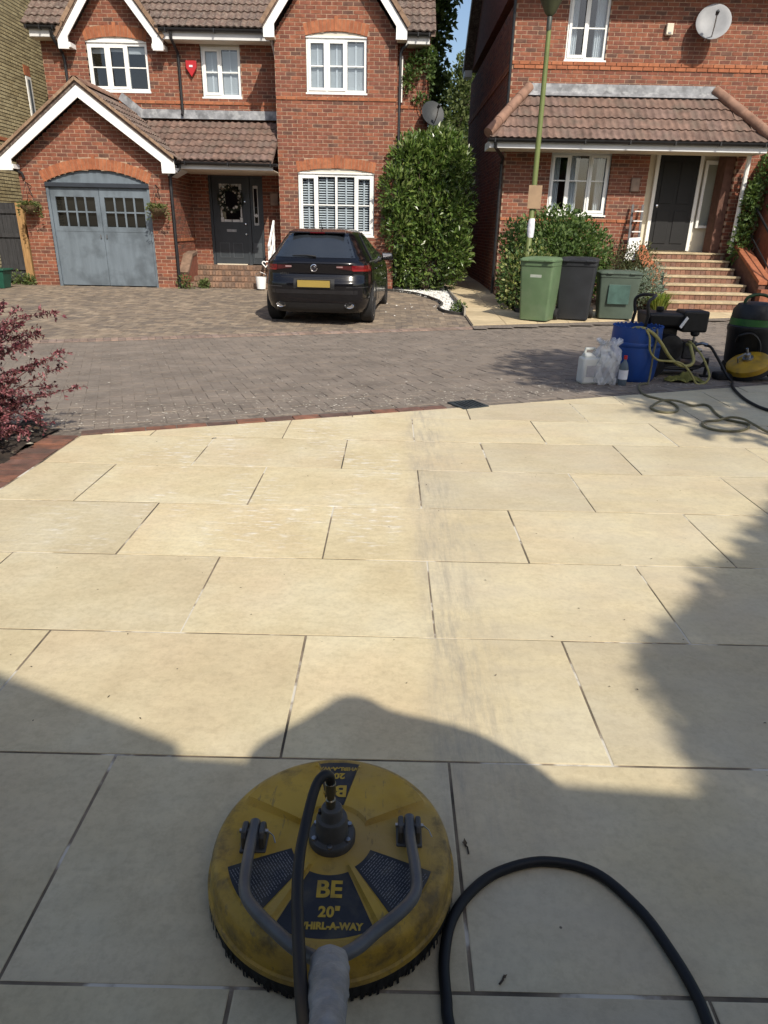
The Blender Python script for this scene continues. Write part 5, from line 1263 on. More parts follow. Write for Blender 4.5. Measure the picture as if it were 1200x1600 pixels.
# trees seen between the houses
TG = 'trees between the two houses'
plant('background_tree', 'loose leafy tree overhanging the left house roof edge', 'tree', (.6,24,-.2), [(.9,23.5,6.8,.75,.9,1.0),(1.0,23.4,5.4,.55,.7,.9),(.3,23.8,8,1.1,1,1),(1.25,23.2,7.6,.6,.6,.7)], 6800, .17, .11, LEAFM, 9, .05, TG, 'crown', .5, trunk=((.7,23.8,4.6),.11))
plant('background_tree', 'olive green tree rising beside the right house wall', 'tree', (3.6,50,-.2), [(3.7,50,7.2,1.6,1.4,2.4),(4.2,50,9.3,1.3,1.3,1.6),(3.1,49.7,5.3,1.9,1.4,1.9),(4.7,50,10.6,1.0,1.0,1.1)], 6500, .26, .16, LEAFO, 10, .09, TG, 'crown', .45, trunk=((3.7,50,5),.2))
plant('background_tree', 'dark dense tree low behind the satellite dish', 'tree', (1.9,43,-.2), [(1.9,43,5.2,1.8,1.4,2.1),(3.0,43,3.6,2.0,1.4,2.2),(1.0,43,3.0,1.6,1.3,2.1)], 6500, .23, .14, LEAFO, 9, .08, TG, 'crown', .4, trunk=((1.9,43,3),.18))
plant('background_hedge', 'mid green hedge filling the end of the passage', 'hedge', (2.0,25.5,-.2), [(1.6,25.3,1.3,1.0,.6,1.4),(2.4,25.3,1.0,.9,.6,1.2),(1.2,24.6,2.2,.7,.5,.8)], 4200, .11, .07, LEAFO, 8, .04)
plant('background_tree', 'far tree with dark crown closing the gap low down', 'tree', (4.0,60,-.3), [(4.5,60,6.2,4.6,2,3.8),(.8,61,5.4,3.6,2,3.8),(5.4,60,9.4,2.6,1.5,2.3)], 6600, .40, .26, LEAFD, 10, .1, TG, 'crown', .4, trunk=((4.0,60,3.5),.25))
# shrubs before the right house
plant('garden_shrub', 'large leafy green and yellow shrub behind the green bin', 'shrub', (3.0,14.9,-.1), [(2.75,14.75,.55,.55,.5,.75),(3.3,14.95,.75,.62,.55,.85),(3.9,15.2,.8,.6,.5,.85),(3.4,15.2,1.35,.75,.5,.5),(4.25,15.4,.75,.45,.4,.7),(2.55,14.9,1.1,.35,.35,.5)], 12500, .085, .052, LEAFM, 14, .02, inner=.3)
plant('variegated_shrub', 'yellow variegated shrub low around the lamp post', 'shrub', (2.5,14.2,-.1), [(2.5,14.15,.45,.42,.34,.62),(2.85,14.35,.5,.35,.3,.65)], 2000, .08, .05, VAR, 8, .014)
plant('heath_shrub', 'rounded brownish green shrub left of the entrance steps', 'shrub', (5.0,15.3,-.1), [(4.75,15.3,.6,.55,.45,.62),(5.25,15.35,.62,.42,.42,.6),(4.95,15.1,.35,.6,.4,.5)], 4200, .06, .03, HEATH, 10, .014)
plant('silver_shrub', 'silvery grey green shrub in front of the rounded shrub', 'shrub', (5.15,14.65,-.1), [(5.1,14.6,.32,.45,.3,.42),(5.4,14.8,.4,.28,.25,.42),(4.7,14.55,.25,.35,.25,.35)], 2600, .07, .018, SILVER, 8, .01)
t = thing('lime_grass_clump', (5.45,14.3,-.1), 'lime green spiky clump beside the bottom step', 'plant'); m = MB()
for _ in range(260):
    a = random.uniform(0,6.3); r = random.uniform(.0,.1); p = Vector((5.42+r*cos(a),14.35+r*sin(a),-.12)); h_ = random.uniform(.25,.5); lean = random.uniform(.1,.55)
    q1 = p+Vector((cos(a)*lean*.35,sin(a)*lean*.35,h_*.75)); q2 = p+Vector((cos(a)*lean*.8,sin(a)*lean*.8,h_*.82)); s_ = Vector((-sin(a),cos(a),0))*.010
    m.add([p-s_,p+s_,q1+s_,q1-s_,q2], [(0,1,2,3),(3,2,4)])
q = m.build('blades', LIME, t); q['kind'] = 'stuff'
# climber on the right porch
t = thing('porch_climber', (7.95,16.3,.3), 'leafy green climber growing up the right porch post', 'climber'); m = MB()
cloud(m, [(7.75,16.3,1.2,.22,.2,.5),(7.8,16.3,1.9,.22,.18,.55),(7.9,16.25,2.55,.16,.16,.45),(7.75,16.2,2.2,.14,.14,.3),(8.2,16.0,1.9,.16,.16,.2)], 1500, .095, .06); q = m.build('foliage', LEAFM, t); q['kind'] = 'stuff'
b = MB(); limbs(b, (7.85,16.35,.3), [(7.8,16.3,1.5),(7.85,16.3,2.3),(7.95,16.3,2.95),(8.2,16.1,1.9)], .018); b.build('stems', BARK, t)
MB().tube([(7.62,16.45,.98),(7.62,16.45,2.94)], .05, 8).build('porch_post', UPVC, h2, True)
# weeds
WEED = mat('weed_leaf', [(.09,.13,.04),(.13,.16,.055),(.07,.10,.03)], .6, 8, .25, transl=.25)
for x, y, s_, lb in ((-4.68,16.28,.28,'leafy weed at the foot of the porch downpipe'),(-4.3,16.5,.18,'low weed growing along the bottom porch step'),(-8.5,16.35,.28,'weed tuft at the foot of the timber gate post'),(1.32,13.65,.2,'small green weed growing out of the white gravel'),(-8.25,16.3,.2,'low weed tuft against the left garage pier')):
    t = thing('weed', (x,y,hz(x,y)), lb, 'weed'); m = MB(); z0 = hz(x,y)
    cloud(m, [(x,y,z0+s_*.45,s_*.75,s_*.5,s_*.6)], 190, .07, .035, .5); q = m.build('foliage', WEED, t); q['kind'] = 'stuff'
    b = MB(); limbs(b, (x,y,z0), [(x+random.uniform(-.5,.5)*s_, y+random.uniform(-.3,.3)*s_, z0+s_*.8) for _ in range(4)], .004); b.build('stems', BARK, t)
# barberry in the bed at the left
t = thing('barberry_bush', (-2.75,4.25,0), 'purple red barberry bush arching over the patio corner', 'bush')
m = MB(); b = MB(); base = Vector((-2.88,4.22,0))
def spray(p0, p1, p2, r0, nl, lsz=.03):
    pts = spline([p0, p1, p2], 9); n = len(pts)
    b.tube(pts, [r0*(1-.8*i/(n-1)) for i in range(n)], 5)
    for _ in range(nl):
        k = random.random()**.8; i = min(n-2, int((.12+.88*k)*(n-1))); p = pts[i].lerp(pts[i+1], random.random()); tdir = (pts[i+1]-pts[i]).normalized()
        for _q in range(random.choice((1,2,3))): leafquad(m, p+rv3()*.006, tdir*.4+rv3(), rv3()+Vector((0,0,.8)), lsz*random.uniform(.6,1.25), lsz*.5)
        if random.random() < .25:
            tp = p+rv3()*.06; b.tube([p, tp], .0012, 4)
            for _q in range(4): leafquad(m, p.lerp(tp, random.uniform(.5,1)), tdir+rv3(), rv3()+Vector((0,0,.8)), lsz*random.uniform(.6,1.1), lsz*.5)
for i in range(90):
    a = random.uniform(-1.3, 2.3) if i > 25 else random.uniform(2.3, 5); ln = random.uniform(.3,.62); h_ = random.uniform(.15,.85)
    p0 = base+Vector((random.uniform(-.2,.15), random.uniform(-.25,.25), 0)); 
    tip = p0+Vector((cos(a)*ln, sin(a)*ln*.9, h_)); mid = p0.lerp(tip,.55)+Vector((0,0,.12))
    spray(p0, mid, tip, .006, 50)
for tx, ty, tz, mx, mz in ((-2.05,4.3,.83,-2.4,.70),(-2.0,4.25,.62,-2.35,.42),(-1.97,4.3,.375,-2.35,.27),(-2.12,4.2,.72,-2.45,.6),(-2.12,4.3,.55,-2.45,.4),(-2.16,4.15,.66,-2.5,.5),(-2.3,4.2,.9,-2.5,.6),(-2.08,4.35,.5,-2.4,.33),(-2.2,4.2,.2,-2.5,.2),(-2.15,4.1,.8,-2.45,.6)):
    spray(base+Vector((.1,0,.02)), Vector((mx,4.25,mz)), Vector((tx,ty,tz)), .006, 70, .027)
for i in range(40):   # low skirt over the bed
    a = random.uniform(-1.2,1.2); p0 = base+Vector((random.uniform(0,.2), random.uniform(-.7,.4), 0)); spray(p0, p0+Vector((.15,0,.16)), p0+Vector((random.uniform(.2,.48), random.uniform(-.25,.2), random.uniform(.03,.3))), .004, 34)
q = m.build('foliage', BERB, t); q['kind'] = 'stuff'; b.build('stems', mat('barberry_stem',(.10,.04,.035),.8,10,.3), t, True)
# leaf litter and stones in the bed
LIT = mat('leaf_litter', [(.10,.06,.035),(.06,.04,.03),(.16,.10,.06),(.30,.27,.22),(.04,.03,.03)], .9, 10, .3)
m = MB()
for _ in range(1500):
    x, y = random.uniform(-4,-2.25), random.uniform(1.5,4.75)
    if sdist(x,y) > .25: continue
    if x > -2.32 and random.random() < .6: continue
    leafquad(m, Vector((x,y,.03+random.uniform(0,.02))), Vector((random.uniform(-1,1),random.uniform(-1,1),random.uniform(-.2,.3))), Vector((0,0,1))+rv3()*.4, random.uniform(.015,.05), .02)
tag(m.build('leaf_litter', LIT), 'brown leaf litter on the dark soil under the barberry', 'leaf litter', kind='stuff')
# pale grit and moss scattered on the near road edge
GRIT = mat('grit', [(.36,.33,.28),(.28,.25,.21),(.45,.42,.37)], .9, 20, .2); m = MB()
for _ in range(1500):
    s_ = random.uniform(-1.5,6); d = abs(random.gauss(0,.45))+.2; p = RP(s_, d)
    if random.random() < .25: p = RP(random.uniform(-2,8), random.uniform(.2,4.5))
    r = random.uniform(.003,.008); z0 = hz(p.x,p.y)+.002
    m.add([Vector((v.x*r*random.uniform(.8,2.2), v.y*r, v.z*r*.6))+Vector((p.x,p.y,z0)) for v in octv], [(0,2,4),(2,1,4),(1,3,4),(3,0,4)])
tag(m.build('road_grit', GRIT), 'pale grit scattered along the near edge of the block road', 'grit', kind='stuff')

# ------------------------------------------------------------------ pressure washing gear at the road edge
def gz(x, y): return hz(x, y)
BLUEP = mat('blue_drum_plastic', (.012,.06,.27), .42, 4, .15, dirt=((.03,.06,.15), 6, .3))
dm = thing('water_drum', (2.47,6.98,gz(2.47,6.98)), 'cut-off blue plastic drum standing beside the pressure washer', 'drum'); z0 = gz(2.47,6.98)
MB().lathe([(0,z0),(.20,z0),(.215,z0+.02),(.225,z0+.06),(.238,z0+.22),(.24,z0+.34),(.232,z0+.37),(.24,z0+.40),(.236,z0+.53),(.226,z0+.53),(.226,z0+.3),(.2,z0+.08),(0,z0+.08)], 36, (2.47,6.98,0)).build('shell', BLUEP, dm, True)
MB().lathe([(.241,z0+.345),(.248,z0+.36),(.248,z0+.375),(.241,z0+.39)], 36, (2.47,6.98,0)).build('rolling_hoop', BLUEP, dm, True)
m = MB()
for i in range(28):
    a = i*2*pi/28; m.lathe([(0,-.012),(.012,-.004),(.012,.004),(0,.012)], 6, (2.47+.232*cos(a),6.98+.232*sin(a),z0+.532))
m.build('cut_edge', BLUEP, dm, True)
MB().lathe([(0,z0+.42),(.225,z0+.42)], 30, (2.47,6.98,0)).build('water', mat('drum_water',(.03,.05,.07),.05), dm)
# white jerrycans in a clear bag, and a bottle
JER = mat('white_can_plastic', (.72,.73,.72), .45, 6, .08, transl=.15)
def jerry(x, y, rz_, s, label):
    zz_ = gz(x, y); t = thing('jerrycan', (x,y,zz_), label, 'jerrycan', 'white jerrycans by the drum', rz_, True)
    MB().hexa([(-.085*s,-.07*s,.0),(.085*s,-.07*s,.0),(.085*s,.07*s,.0),(-.085*s,.07*s,.0),(-.085*s,-.07*s,.24*s),(.085*s,-.07*s,.24*s),(.085*s,.07*s,.24*s),(-.085*s,.07*s,.24*s)]).build('can', JER, t, True, .022)
    MB().hexa([(-.07*s,-.05*s,.238*s),(.05*s,-.05*s,.238*s),(.05*s,.05*s,.238*s),(-.07*s,.05*s,.238*s),(-.06*s,-.03*s,.275*s),(.0,-.03*s,.275*s),(.0,.03*s,.275*s),(-.06*s,.03*s,.275*s)]).build('shoulder', JER, t, True, .012)
    MB().tube([(-.055*s,0,.27*s),(-.05*s,0,.31*s),(.03*s,0,.31*s),(.06*s,0,.25*s)], .014*s, 8).build('handle', JER, t, True)
    MB().lathe([(.024*s,.24*s),(.026*s,.29*s),(.02*s,.3*s),(0,.3*s)], 14, (.06*s,0,0)).build('cap', mat('white_cap',(.6,.6,.6),.5), t, True)
    MB().box(-.05*s,.05*s,-.0735*s,-.0715*s,.07*s,.17*s).build('label', mat('grey_label',(.4,.4,.42),.6,20,.2), t)
jerry(1.96, 6.72, .15, 1.08, 'white jerrycan standing outermost beside the blue drum'); jerry(2.12, 6.72, -.1, 1.02, 'white jerrycan wrapped in the clear plastic bag')
bg_ = thing('plastic_bag', (2.12,6.68,gz(2.1,6.7)), 'crumpled clear plastic bag around a jerrycan by the drum', 'bag')
m = MB(); zb = gz(2.1,6.7)
def bagf(u, v):
    a = 2*pi*u; r = .125*(1-.55*max(0, v-.72)/.28) if v < 1 else .05
    r *= 1+.10*sin(a*5+v*9)+.07*sin(a*11-v*17)+.05*sin(a*17+v*31)
    return Vector((2.12+r*cos(a)*1.0, 6.70+r*sin(a)*.85, zb+.005+.40*v+.015*sin(a*7)))
m.grid(bagf, 64, 22)
bm, bnt, bb = nodes('clear_polythene'); tr = N(bnt, 'ShaderNodeBsdfTransparent'); ms_ = N(bnt, 'ShaderNodeMixShader', i_0=.38)
bb.inputs['Base Color'].default_value = (.8,.82,.84,1); bb.inputs['Roughness'].default_value = .22
bnt.links.new(tr.outputs[0], ms_.inputs[1]); bnt.links.new(bb.outputs[0], ms_.inputs[2]); bnt.links.new(ms_.outputs[0], bnt.nodes['Material Output'].inputs[0])
m.build('film', bm, bg_, True)
m = MB()
for i in range(14):
    a = random.uniform(0,6.3); p = Vector((2.12+.06*cos(a),6.7+.05*sin(a),zb+.37)); m.grid(lambda u, v: p+Vector((cos(a+u*1.4)*.07*v, sin(a+u*1.4)*.06*v, .05*v+.02*sin(u*9+i))), 5, 3)
m.build('knot', bm, bg_, True)
bt = thing('screenwash_bottle', (2.27,6.62,gz(2.27,6.62)), 'clear bottle with white label and red cap by the drum', 'bottle'); zb = gz(2.27,6.62)
MB().lathe([(0,zb),(.038,zb),(.042,zb+.02),(.042,zb+.17),(.03,zb+.21),(.014,zb+.235),(.014,zb+.26),(0,zb+.26)], 20, (2.27,6.62,0)).build('bottle_body', mat('bluish_bottle',(.16,.20,.24),.15,6,.1,transl=.3), bt, True)
MB().lathe([(.0435,zb+.06),(.0435,zb+.15)], 20, (2.27,6.62,0)).build('label', mat('white_label',(.7,.7,.72),.6), bt, True)
MB().lathe([(.017,zb+.25),(.017,zb+.285),(0,zb+.287)], 14, (2.27,6.62,0)).build('cap', REDP, bt, True)
# pressure washer: frame, petrol engine, pump, wheels
pw = thing('pressure_washer', (2.95,7.35,gz(2.95,7.35)), 'black petrol pressure washer with engine and tubular frame', 'pressure washer'); z0 = gz(2.95,7.35)
BLKM = mat('black_engine', (.012,.012,.013), .45, 12, .3, .2, 60); GRYM = mat('engine_casting', (.06,.06,.065), .5, 20, .3, .2, 60, metal=.5)
for y in (7.16,7.56): MB().tube(spline([(2.62,y,z0+.62),(2.60,y,z0+.45),(2.62,y,z0+.14),(2.75,y,z0+.10),(3.2,y,z0+.10),(3.30,y,z0+.2),(3.30,y,z0+.02)], 6), .017, 8).build('frame_tube', BLKM, pw, True)
MB().tube(spline([(2.62,7.16,z0+.6),(2.60,7.16,z0+.74),(2.66,7.2,z0+.79),(2.72,7.36,z0+.80),(2.66,7.52,z0+.79),(2.60,7.56,z0+.74),(2.62,7.56,z0+.6)], 6), .017, 8).build('push_handle', BLKM, pw, True)
MB().box(2.64,3.3,7.14,7.58,z0+.115,z0+.135).build('base_plate', BLKM, pw)
MB().box(2.72,3.05,7.2,7.5,z0+.136,z0+.36).build('crankcase', GRYM, pw, bevel=.02)
for i in range(7): MB().box(2.80,3.0,7.17,7.19,z0+.2+i*.022,z0+.21+i*.022).build('cooling_fin', GRYM, pw)
MB().lathe([(.0,-.0),(.06,-.01),(.13,.0),(.14,.03),(.14,.08)], 28, (2.88,7.11,z0+.30), 'y').build('recoil_starter', BLKM, pw, True)
MB().hexa([(2.64,7.18,z0+.50),(3.06,7.18,z0+.50),(3.06,7.54,z0+.50),(2.64,7.54,z0+.50),(2.62,7.16,z0+.64),(3.08,7.16,z0+.64),(3.08,7.54,z0+.64),(2.62,7.54,z0+.64)]).build('fuel_tank', BLKM, pw, True, .03)
MB().lathe([(.035,z0+.645),(.04,z0+.66),(.035,z0+.69),(0,z0+.69)], 16, (2.8,7.35,0)).build('fuel_cap', BLKM, pw, True)
MB().box(2.98,3.24,7.15,7.4,z0+.46,z0+.67).build('air_filter', BLKM, pw, bevel=.02)
MB().box(2.7,2.98,7.24,7.5,z0+.365,z0+.495).build('cylinder_shroud', BLKM, pw, bevel=.02)
MB().obox((2.98,7.13,z0+.56), (.03,0,.05), (0,.004,0), (-.01,0,.01)).build('sticker', WHITE, pw)
MB().box(3.06,3.2,7.22,7.42,z0+.18,z0+.36).build('pump_head', GRYM, pw, bevel=.012)
for i in range(3): MB().lathe([(.018,0),(.018,.06),(0,.06)], 10, (3.205,7.25+i*.07,z0+.27), 'x').build('pump_valve', STEEL, pw, True)
MB().lathe([(.03,z0+.42),(.045,z0+.44),(.04,z0+.52),(.02,z0+.54),(0,z0+.54)], 14, (3.14,7.2,0)).build('unloader_knob', BLKM, pw, True)
MB().tube([(3.14,7.2,z0+.36),(3.14,7.2,z0+.43)], .014, 8).build('unloader_stem', STEEL, pw)
MB().tube([(3.16,7.16,z0+.34),(3.2,7.12,z0+.36),(3.24,7.08,z0+.35)], .016, 8).build('outlet', STEEL, pw)
for y in (7.12,7.6):
    MB().lathe([(.06,-.03),(.125,-.035),(.13,0),(.125,.035),(.06,.03)], 26, (2.72,y,z0+.13), 'y').build('wheel', TYRE, pw, True)
    MB().lathe([(0,-.032),(.06,-.03),(.06,.03),(0,.032)], 16, (2.72,y,z0+.13), 'y').build('wheel_hub', GRYM, pw, True)
for y in (7.16,7.56): MB().box(3.26,3.34,y-.03,y+.03,z0,z0+.03).build('rubber_foot', TYRE, pw)
# hoses
YH = mat('yellow_hose', (.34,.30,.10), .5, 20, .15); GH = mat('grey_yellow_hose', (.15,.135,.075), .55, 12, .2); BH = mat('black_rubber_hose', (.007,.007,.008), .55, 20, .2)
hs = thing('suction_hose', (2.9,6.75,-.03), 'thick yellow hose looping from the blue drum to the washer', 'hose')
MB().tube(spline([(2.36,6.98,.30),(2.37,6.88,.47),(2.43,6.78,.505),(2.50,6.75,.485),(2.58,6.75,.43),(2.66,6.76,.345),(2.73,6.77,.26),(2.81,6.8,.19),(2.89,6.8,.15),(2.98,6.82,.15),(3.03,6.86,.19),(3.035,6.95,.265),(3.05,7.05,.31),(3.08,7.2,.3)], 6), .0165, 10).build('tube', YH, hs, True)
hs = thing('bypass_hose', (2.9,6.7,-.03), 'thin yellow return hose hanging in front of the washer', 'hose')
MB().tube(spline([(2.42,6.95,.35),(2.45,6.8,.5),(2.50,6.72,.44),(2.53,6.72,.30),(2.615,6.72,.217),(2.723,6.72,.205),(2.851,6.72,.187),(2.956,6.72,.10),(3.03,6.72,.0),(3.092,6.72,-.012),(3.145,6.73,.02),(3.157,6.75,.09),(3.1,6.85,.24),(3.08,7.1,.33),(3.09,7.2,.33)], 6), .010, 8).build('tube', YH, hs, True)
hs = thing('feed_hose', (2.37,6.5,0), 'thin grey-yellow garden hose lying in two loops on the patio', 'hose')
gh = [(2.47,6.98,.4),(2.58,6.78,.49),(2.57,6.73,.25),(2.55,6.68,.0),(2.47,6.58,-.0),(2.38,6.46),(2.31,6.17),(2.32,6.03),(2.38,5.93),(2.425,5.83),(2.437,5.7),(2.41,5.57),(2.35,5.475),(2.263,5.437),(2.204,5.48),(2.189,5.58),(2.239,5.68),(2.346,5.743,.03),(2.46,5.721,.03),(2.575,5.70),(2.69,5.745),(2.715,5.66),(2.665,5.44),(2.658,5.27),(2.708,5.19),(2.77,5.13),(2.75,5.06),(2.68,4.97),(2.59,4.915),(2.494,4.907),(2.419,4.95),(2.394,5.03),(2.418,5.115),(2.478,5.184),(2.576,5.214),(2.669,5.2,.03),(2.735,5.13,.035),(2.77,5.038,.02),(2.82,4.8),(2.95,4.3),(3.2,3.5)]
MB().tube(spline([Vector((q[0], q[1], (q[2] if len(q) > 2 else .0)+.011)) for q in gh], 6), .0095, 8).build('tube', GH, hs, True)
hs = thing('pressure_hose', (3.3,6.8,0), 'black pressure hose running from the washer across the patio', 'hose')
MB().tube(spline([(3.22,7.1,.31),(3.26,7.05,.30),(3.312,7,.22),(3.364,6.95,.13),(3.41,6.86,.03),(3.40,6.75,.014),(3.29,6.5,.014),(3.19,6.15,.014),(3.14,5.83,.014),(3.17,5.55,.014),(3.4,5.1,.014),(3.9,4.5,.014)], 6), .013, 10).build('tube', BH, hs, True)
cl = thing('cleaning_cloth', (2.95,6.8,-.02), 'dull yellow cloth crumpled on the road under the washer', 'cloth')
m = MB(); m.grid(lambda u, v: Vector((2.78+.36*u+.02*sin(v*9), 6.74+.2*v+.02*sin(u*11), gz(2.9,6.8)+.012+.09*abs(sin(u*7.1+v*2))*abs(sin(v*3.0+.3))*(1-abs(2*u-1)**2)+.012*sin(u*23)*sin(v*19))), 30, 20); m.build('fabric', mat('yellow_cloth',(.20,.19,.05),.9,20,.3), cl, True)
# black wet vacuum with green band, and the second surface cleaner
vc = thing('wet_vacuum', (3.82,7.4,gz(3.82,7.4)), 'tall black wet vacuum with green band at the right edge', 'vacuum'); z0 = gz(3.82,7.4)
MB().lathe([(0,z0+.1),(.19,z0+.1),(.215,z0+.14),(.235,z0+.44),(.245,z0+.46),(.245,z0+.50),(.235,z0+.51)], 32, (3.82,7.4,0)).build('tub', BLKM, vc, True)
MB().lathe([(.232,z0+.512),(.228,z0+.58)], 32, (3.82,7.4,0)).build('green_band', mat('green_band',(.03,.12,.025),.5), vc, True)
MB().lathe([(.225,z0+.582),(.22,z0+.66),(.18,z0+.72),(.1,z0+.74),(0,z0+.745)], 32, (3.82,7.4,0)).build('motor_head', BLKM, vc, True)
MB().tube(spline([(3.68,7.4,z0+.68),(3.70,7.4,z0+.78),(3.82,7.4,z0+.815),(3.94,7.4,z0+.78),(3.96,7.4,z0+.68)], 5), .016, 8).build('carry_handle', mat('dark_green_grip',(.02,.06,.02),.5), vc, True)
for a in range(4): MB().lathe([(0,-.025),(.06,-.025),(.06,.025),(0,.025)], 16, (3.82+.19*cos(a*pi/2+.8),7.4+.19*sin(a*pi/2+.8),z0+.06), 'x').build('castor', TYRE, vc, True)
MB().tube(spline([(3.62,7.28,z0+.35),(3.6,7.2,z0+.42),(3.7,7.15,z0+.45),(3.8,7.14,z0+.35),(3.82,7.14,z0+.15)], 5), .012, 6).build('flex', BLKM, vc, True)
YEL = mat('yellow_housing', (.42,.245,.012), .42, 9, .16, .05, 40, dirt=((.16,.10,.03), 12, .55))
sc2 = thing('surface_cleaner', (3.58,6.9,0), 'second yellow surface cleaner tilted against the black vacuum', 'surface cleaner')
Q = Matrix.Translation((3.64,6.98,.155)) @ Matrix.Rotation(radians(-22),4,'Y') @ Matrix.Rotation(radians(12),4,'X')
MB().lathe([(.19,-.04),(.205,-.04),(.205,.01),(.19,.025),(.12,.04),(.04,.05),(0,.05)], 36).xform(Q).build('housing', YEL, sc2, True)
MB().lathe([(.195,-.09),(.202,-.09),(.202,-.042),(.195,-.042)], 36).xform(Q).build('brush_skirt', TYRE, sc2)
MB().lathe([(.05,.05),(.05,.07),(.03,.07),(.03,.11),(.012,.12),(.012,.17),(0,.17)], 16).xform(Q).build('swivel', STEEL, sc2, True)
MB().tube([Q @ Vector((-.1,.0,.05)), Q @ Vector((-.1,.0,.10)), Q @ Vector((-.02,-.02,.13))], .01, 6).build('lever', STEEL, sc2)
tb = thing('rubber_trolley_wheel', (3.95,6.95,.0), 'black trolley wheel lying against the vacuum at the right edge', 'wheel')
MB().lathe([(.07,-.04),(.13,-.045),(.14,0),(.13,.045),(.07,.04)], 26, (3.93,6.98,.14), 'x').build('tyre', TYRE, tb, True)
MB().lathe([(0,-.03),(.07,-.03),(.07,.03),(0,.03)], 16, (3.93,6.98,.14), 'x').build('hub', BLKM, tb, True)
MB().obox((3.45,7.0,.02), (.12,0,0), (0,.08,0), (0,0,.035)).build('mat_block', TYRE, tb, bevel=.02)

# ------------------------------------------------------------------ foreground surface cleaner
CX, CY = -.10, 1.084
sc = thing('surface_cleaner', (CX,CY,0), 'round yellow surface cleaner with grey handle in the foreground shade', 'surface cleaner', local=True)
def worn_yellow():
    m, nt, b = nodes('worn_yellow_housing'); L = nt.links.new
    pos = N(nt, 'ShaderNodeNewGeometry').outputs['Position']; tc = N(nt, 'ShaderNodeTexCoord').outputs['Object']
    ln = N(nt, 'ShaderNodeVectorMath', operation='LENGTH'); fl = N(nt, 'ShaderNodeVectorMath', operation='MULTIPLY'); fl.inputs[1].default_value = (1,1,0); L(tc, fl.inputs[0]); L(fl.outputs[0], ln.inputs[0])
    r0 = ramp(nt, [(.35, (.36,.215,.022)), (.6, (.46,.29,.035))]); L(noise(nt, pos, 7, 5), r0.inputs[0]); c = r0.outputs[0]
    r1 = ramp(nt, [(.42, (0,0,0)), (.62, (.6,)*3)]); L(noise(nt, pos, 4.5, 6), r1.inputs[0]); c = mixc(nt, r1.outputs[0], c, (.34,.245,.10))      # dried dust
    k = N(nt, 'ShaderNodeMapRange'); L(ln.outputs[1], k.inputs[0]); k.inputs[1].default_value = .15; k.inputs[2].default_value = .262; k.inputs[3].default_value = .0; k.inputs[4].default_value = .16
    g1 = math_(nt, 'ADD', noise(nt, pos, 16, 8, None, .7), k.outputs[0]); r2 = ramp(nt, [(.58, (0,0,0)), (.78, (.7,)*3)]); L(g1, r2.inputs[0]); c = mixc(nt, r2.outputs[0], c, (.055,.042,.025))   # grime, thickest at the rim
    r3 = ramp(nt, [(.62, (0,0,0)), (.66, (.7,)*3)]); L(noise(nt, pos, 60, 4, (1,.18,1), .6), r3.inputs[0]); c = mixc(nt, r3.outputs[0], c, (.20,.14,.05))   # scuffs
    L(c, b.inputs['Base Color']); b.inputs['Roughness'].default_value = .52; b.inputs['Specular IOR Level'].default_value = .4
    bp = N(nt, 'ShaderNodeBump', i_Strength=.15, i_Distance=.01); L(noise(nt, pos, 70, 5), bp.inputs['Height']); L(bp.outputs[0], b.inputs['Normal']); return m
YH1 = worn_yellow()
D = radians
def smooth01(x): x = max(0, min(1, x)); return x*x*(3-2*x)
def bump_(x, c, hw, e): return smooth01((hw+e-abs(x-c))/e)
def top_z(r, th):
    """height of the moulded top; th measured from +x, camera side is -90 deg"""
    d = math.degrees(th) % 360
    z = .128-.010*(r/.24)**2
    rr = smooth01((r-.075)/.012)*smooth01((.238-r)/.012)
    up = max(bump_(d, 128, 24, 2.5), bump_(d, 52, 24, 2.5))            # raised back fields
    up = max(up, bump_(d, 301, 3.0, 1.8), bump_(d, 239, 3.0, 1.8))       # ribs beside the front panel
    z += .013*rr*up
    if 200 < d < 340: z += .007*smooth01((r-.224)/.006)*smooth01((.238-r)/.01)*min(smooth01((d-200)/8), smooth01((340-d)/8))
    return z
m = MB(); nth = 216; rs = [.0,.05,.072,.078,.084,.09,.10,.12,.14,.16,.18,.195,.205,.212,.22,.228,.234,.240]
for r in rs:
    for k in range(nth): th = 2*pi*k/nth; m.v.append((r*cos(th), r*sin(th), top_z(r, th)))
for r, z in ((.2475,.1155),(.253,.108),(.2565,.098),(.258,.085),(.2605,.06),(.266,.058),(.2665,.045),(.262,.044),(.250,.046)):
    for k in range(nth): th = 2*pi*k/nth; m.v.append((r*cos(th), r*sin(th), z))
nr = len(rs)+9
for i in range(nr-1):
    for k in range(nth): m.f.append((i*nth+k, i*nth+(k+1) % nth, (i+1)*nth+(k+1) % nth, (i+1)*nth+k))
m.build('housing', YH1, sc, True)
# bristle skirt: many short tufts
m = MB()
for i in range(420):
    a = 2*pi*i/420; r = .262+random.uniform(-.003,.004); ln = random.uniform(.036,.047); o_ = random.uniform(-.004,.004)
    t_ = Vector((-sin(a),cos(a),0)); p = Vector((r*cos(a),r*sin(a),.048)); e = Vector(((r+o_)*cos(a),(r+o_)*sin(a),.048-ln))+t_*random.uniform(-.004,.004)
    m.add([p-t_*.0035, p+t_*.0035, e+t_*.003, e-t_*.003], [(0,1,2,3)])
q = m.build('bristles', mat('black_bristle',(.008,.008,.008),.8), sc); q['kind'] = 'stuff'
m = MB(); m.lathe([(.250,.012),(.263,.012),(.2645,.046),(.250,.046)], 72); m.build('skirt_band', TYRE, sc, True)
STK = mat('dark_sticker', (.022,.022,.026), .5, 20, .2, dirt=((.10,.085,.055), 15, .6)); PRY = mat('yellow_print', (.46,.30,.03), .5, 20, .1, dirt=((.16,.12,.05), 30, .5)); PRW = mat('grey_print', (.20,.20,.21), .6, 30, .2)
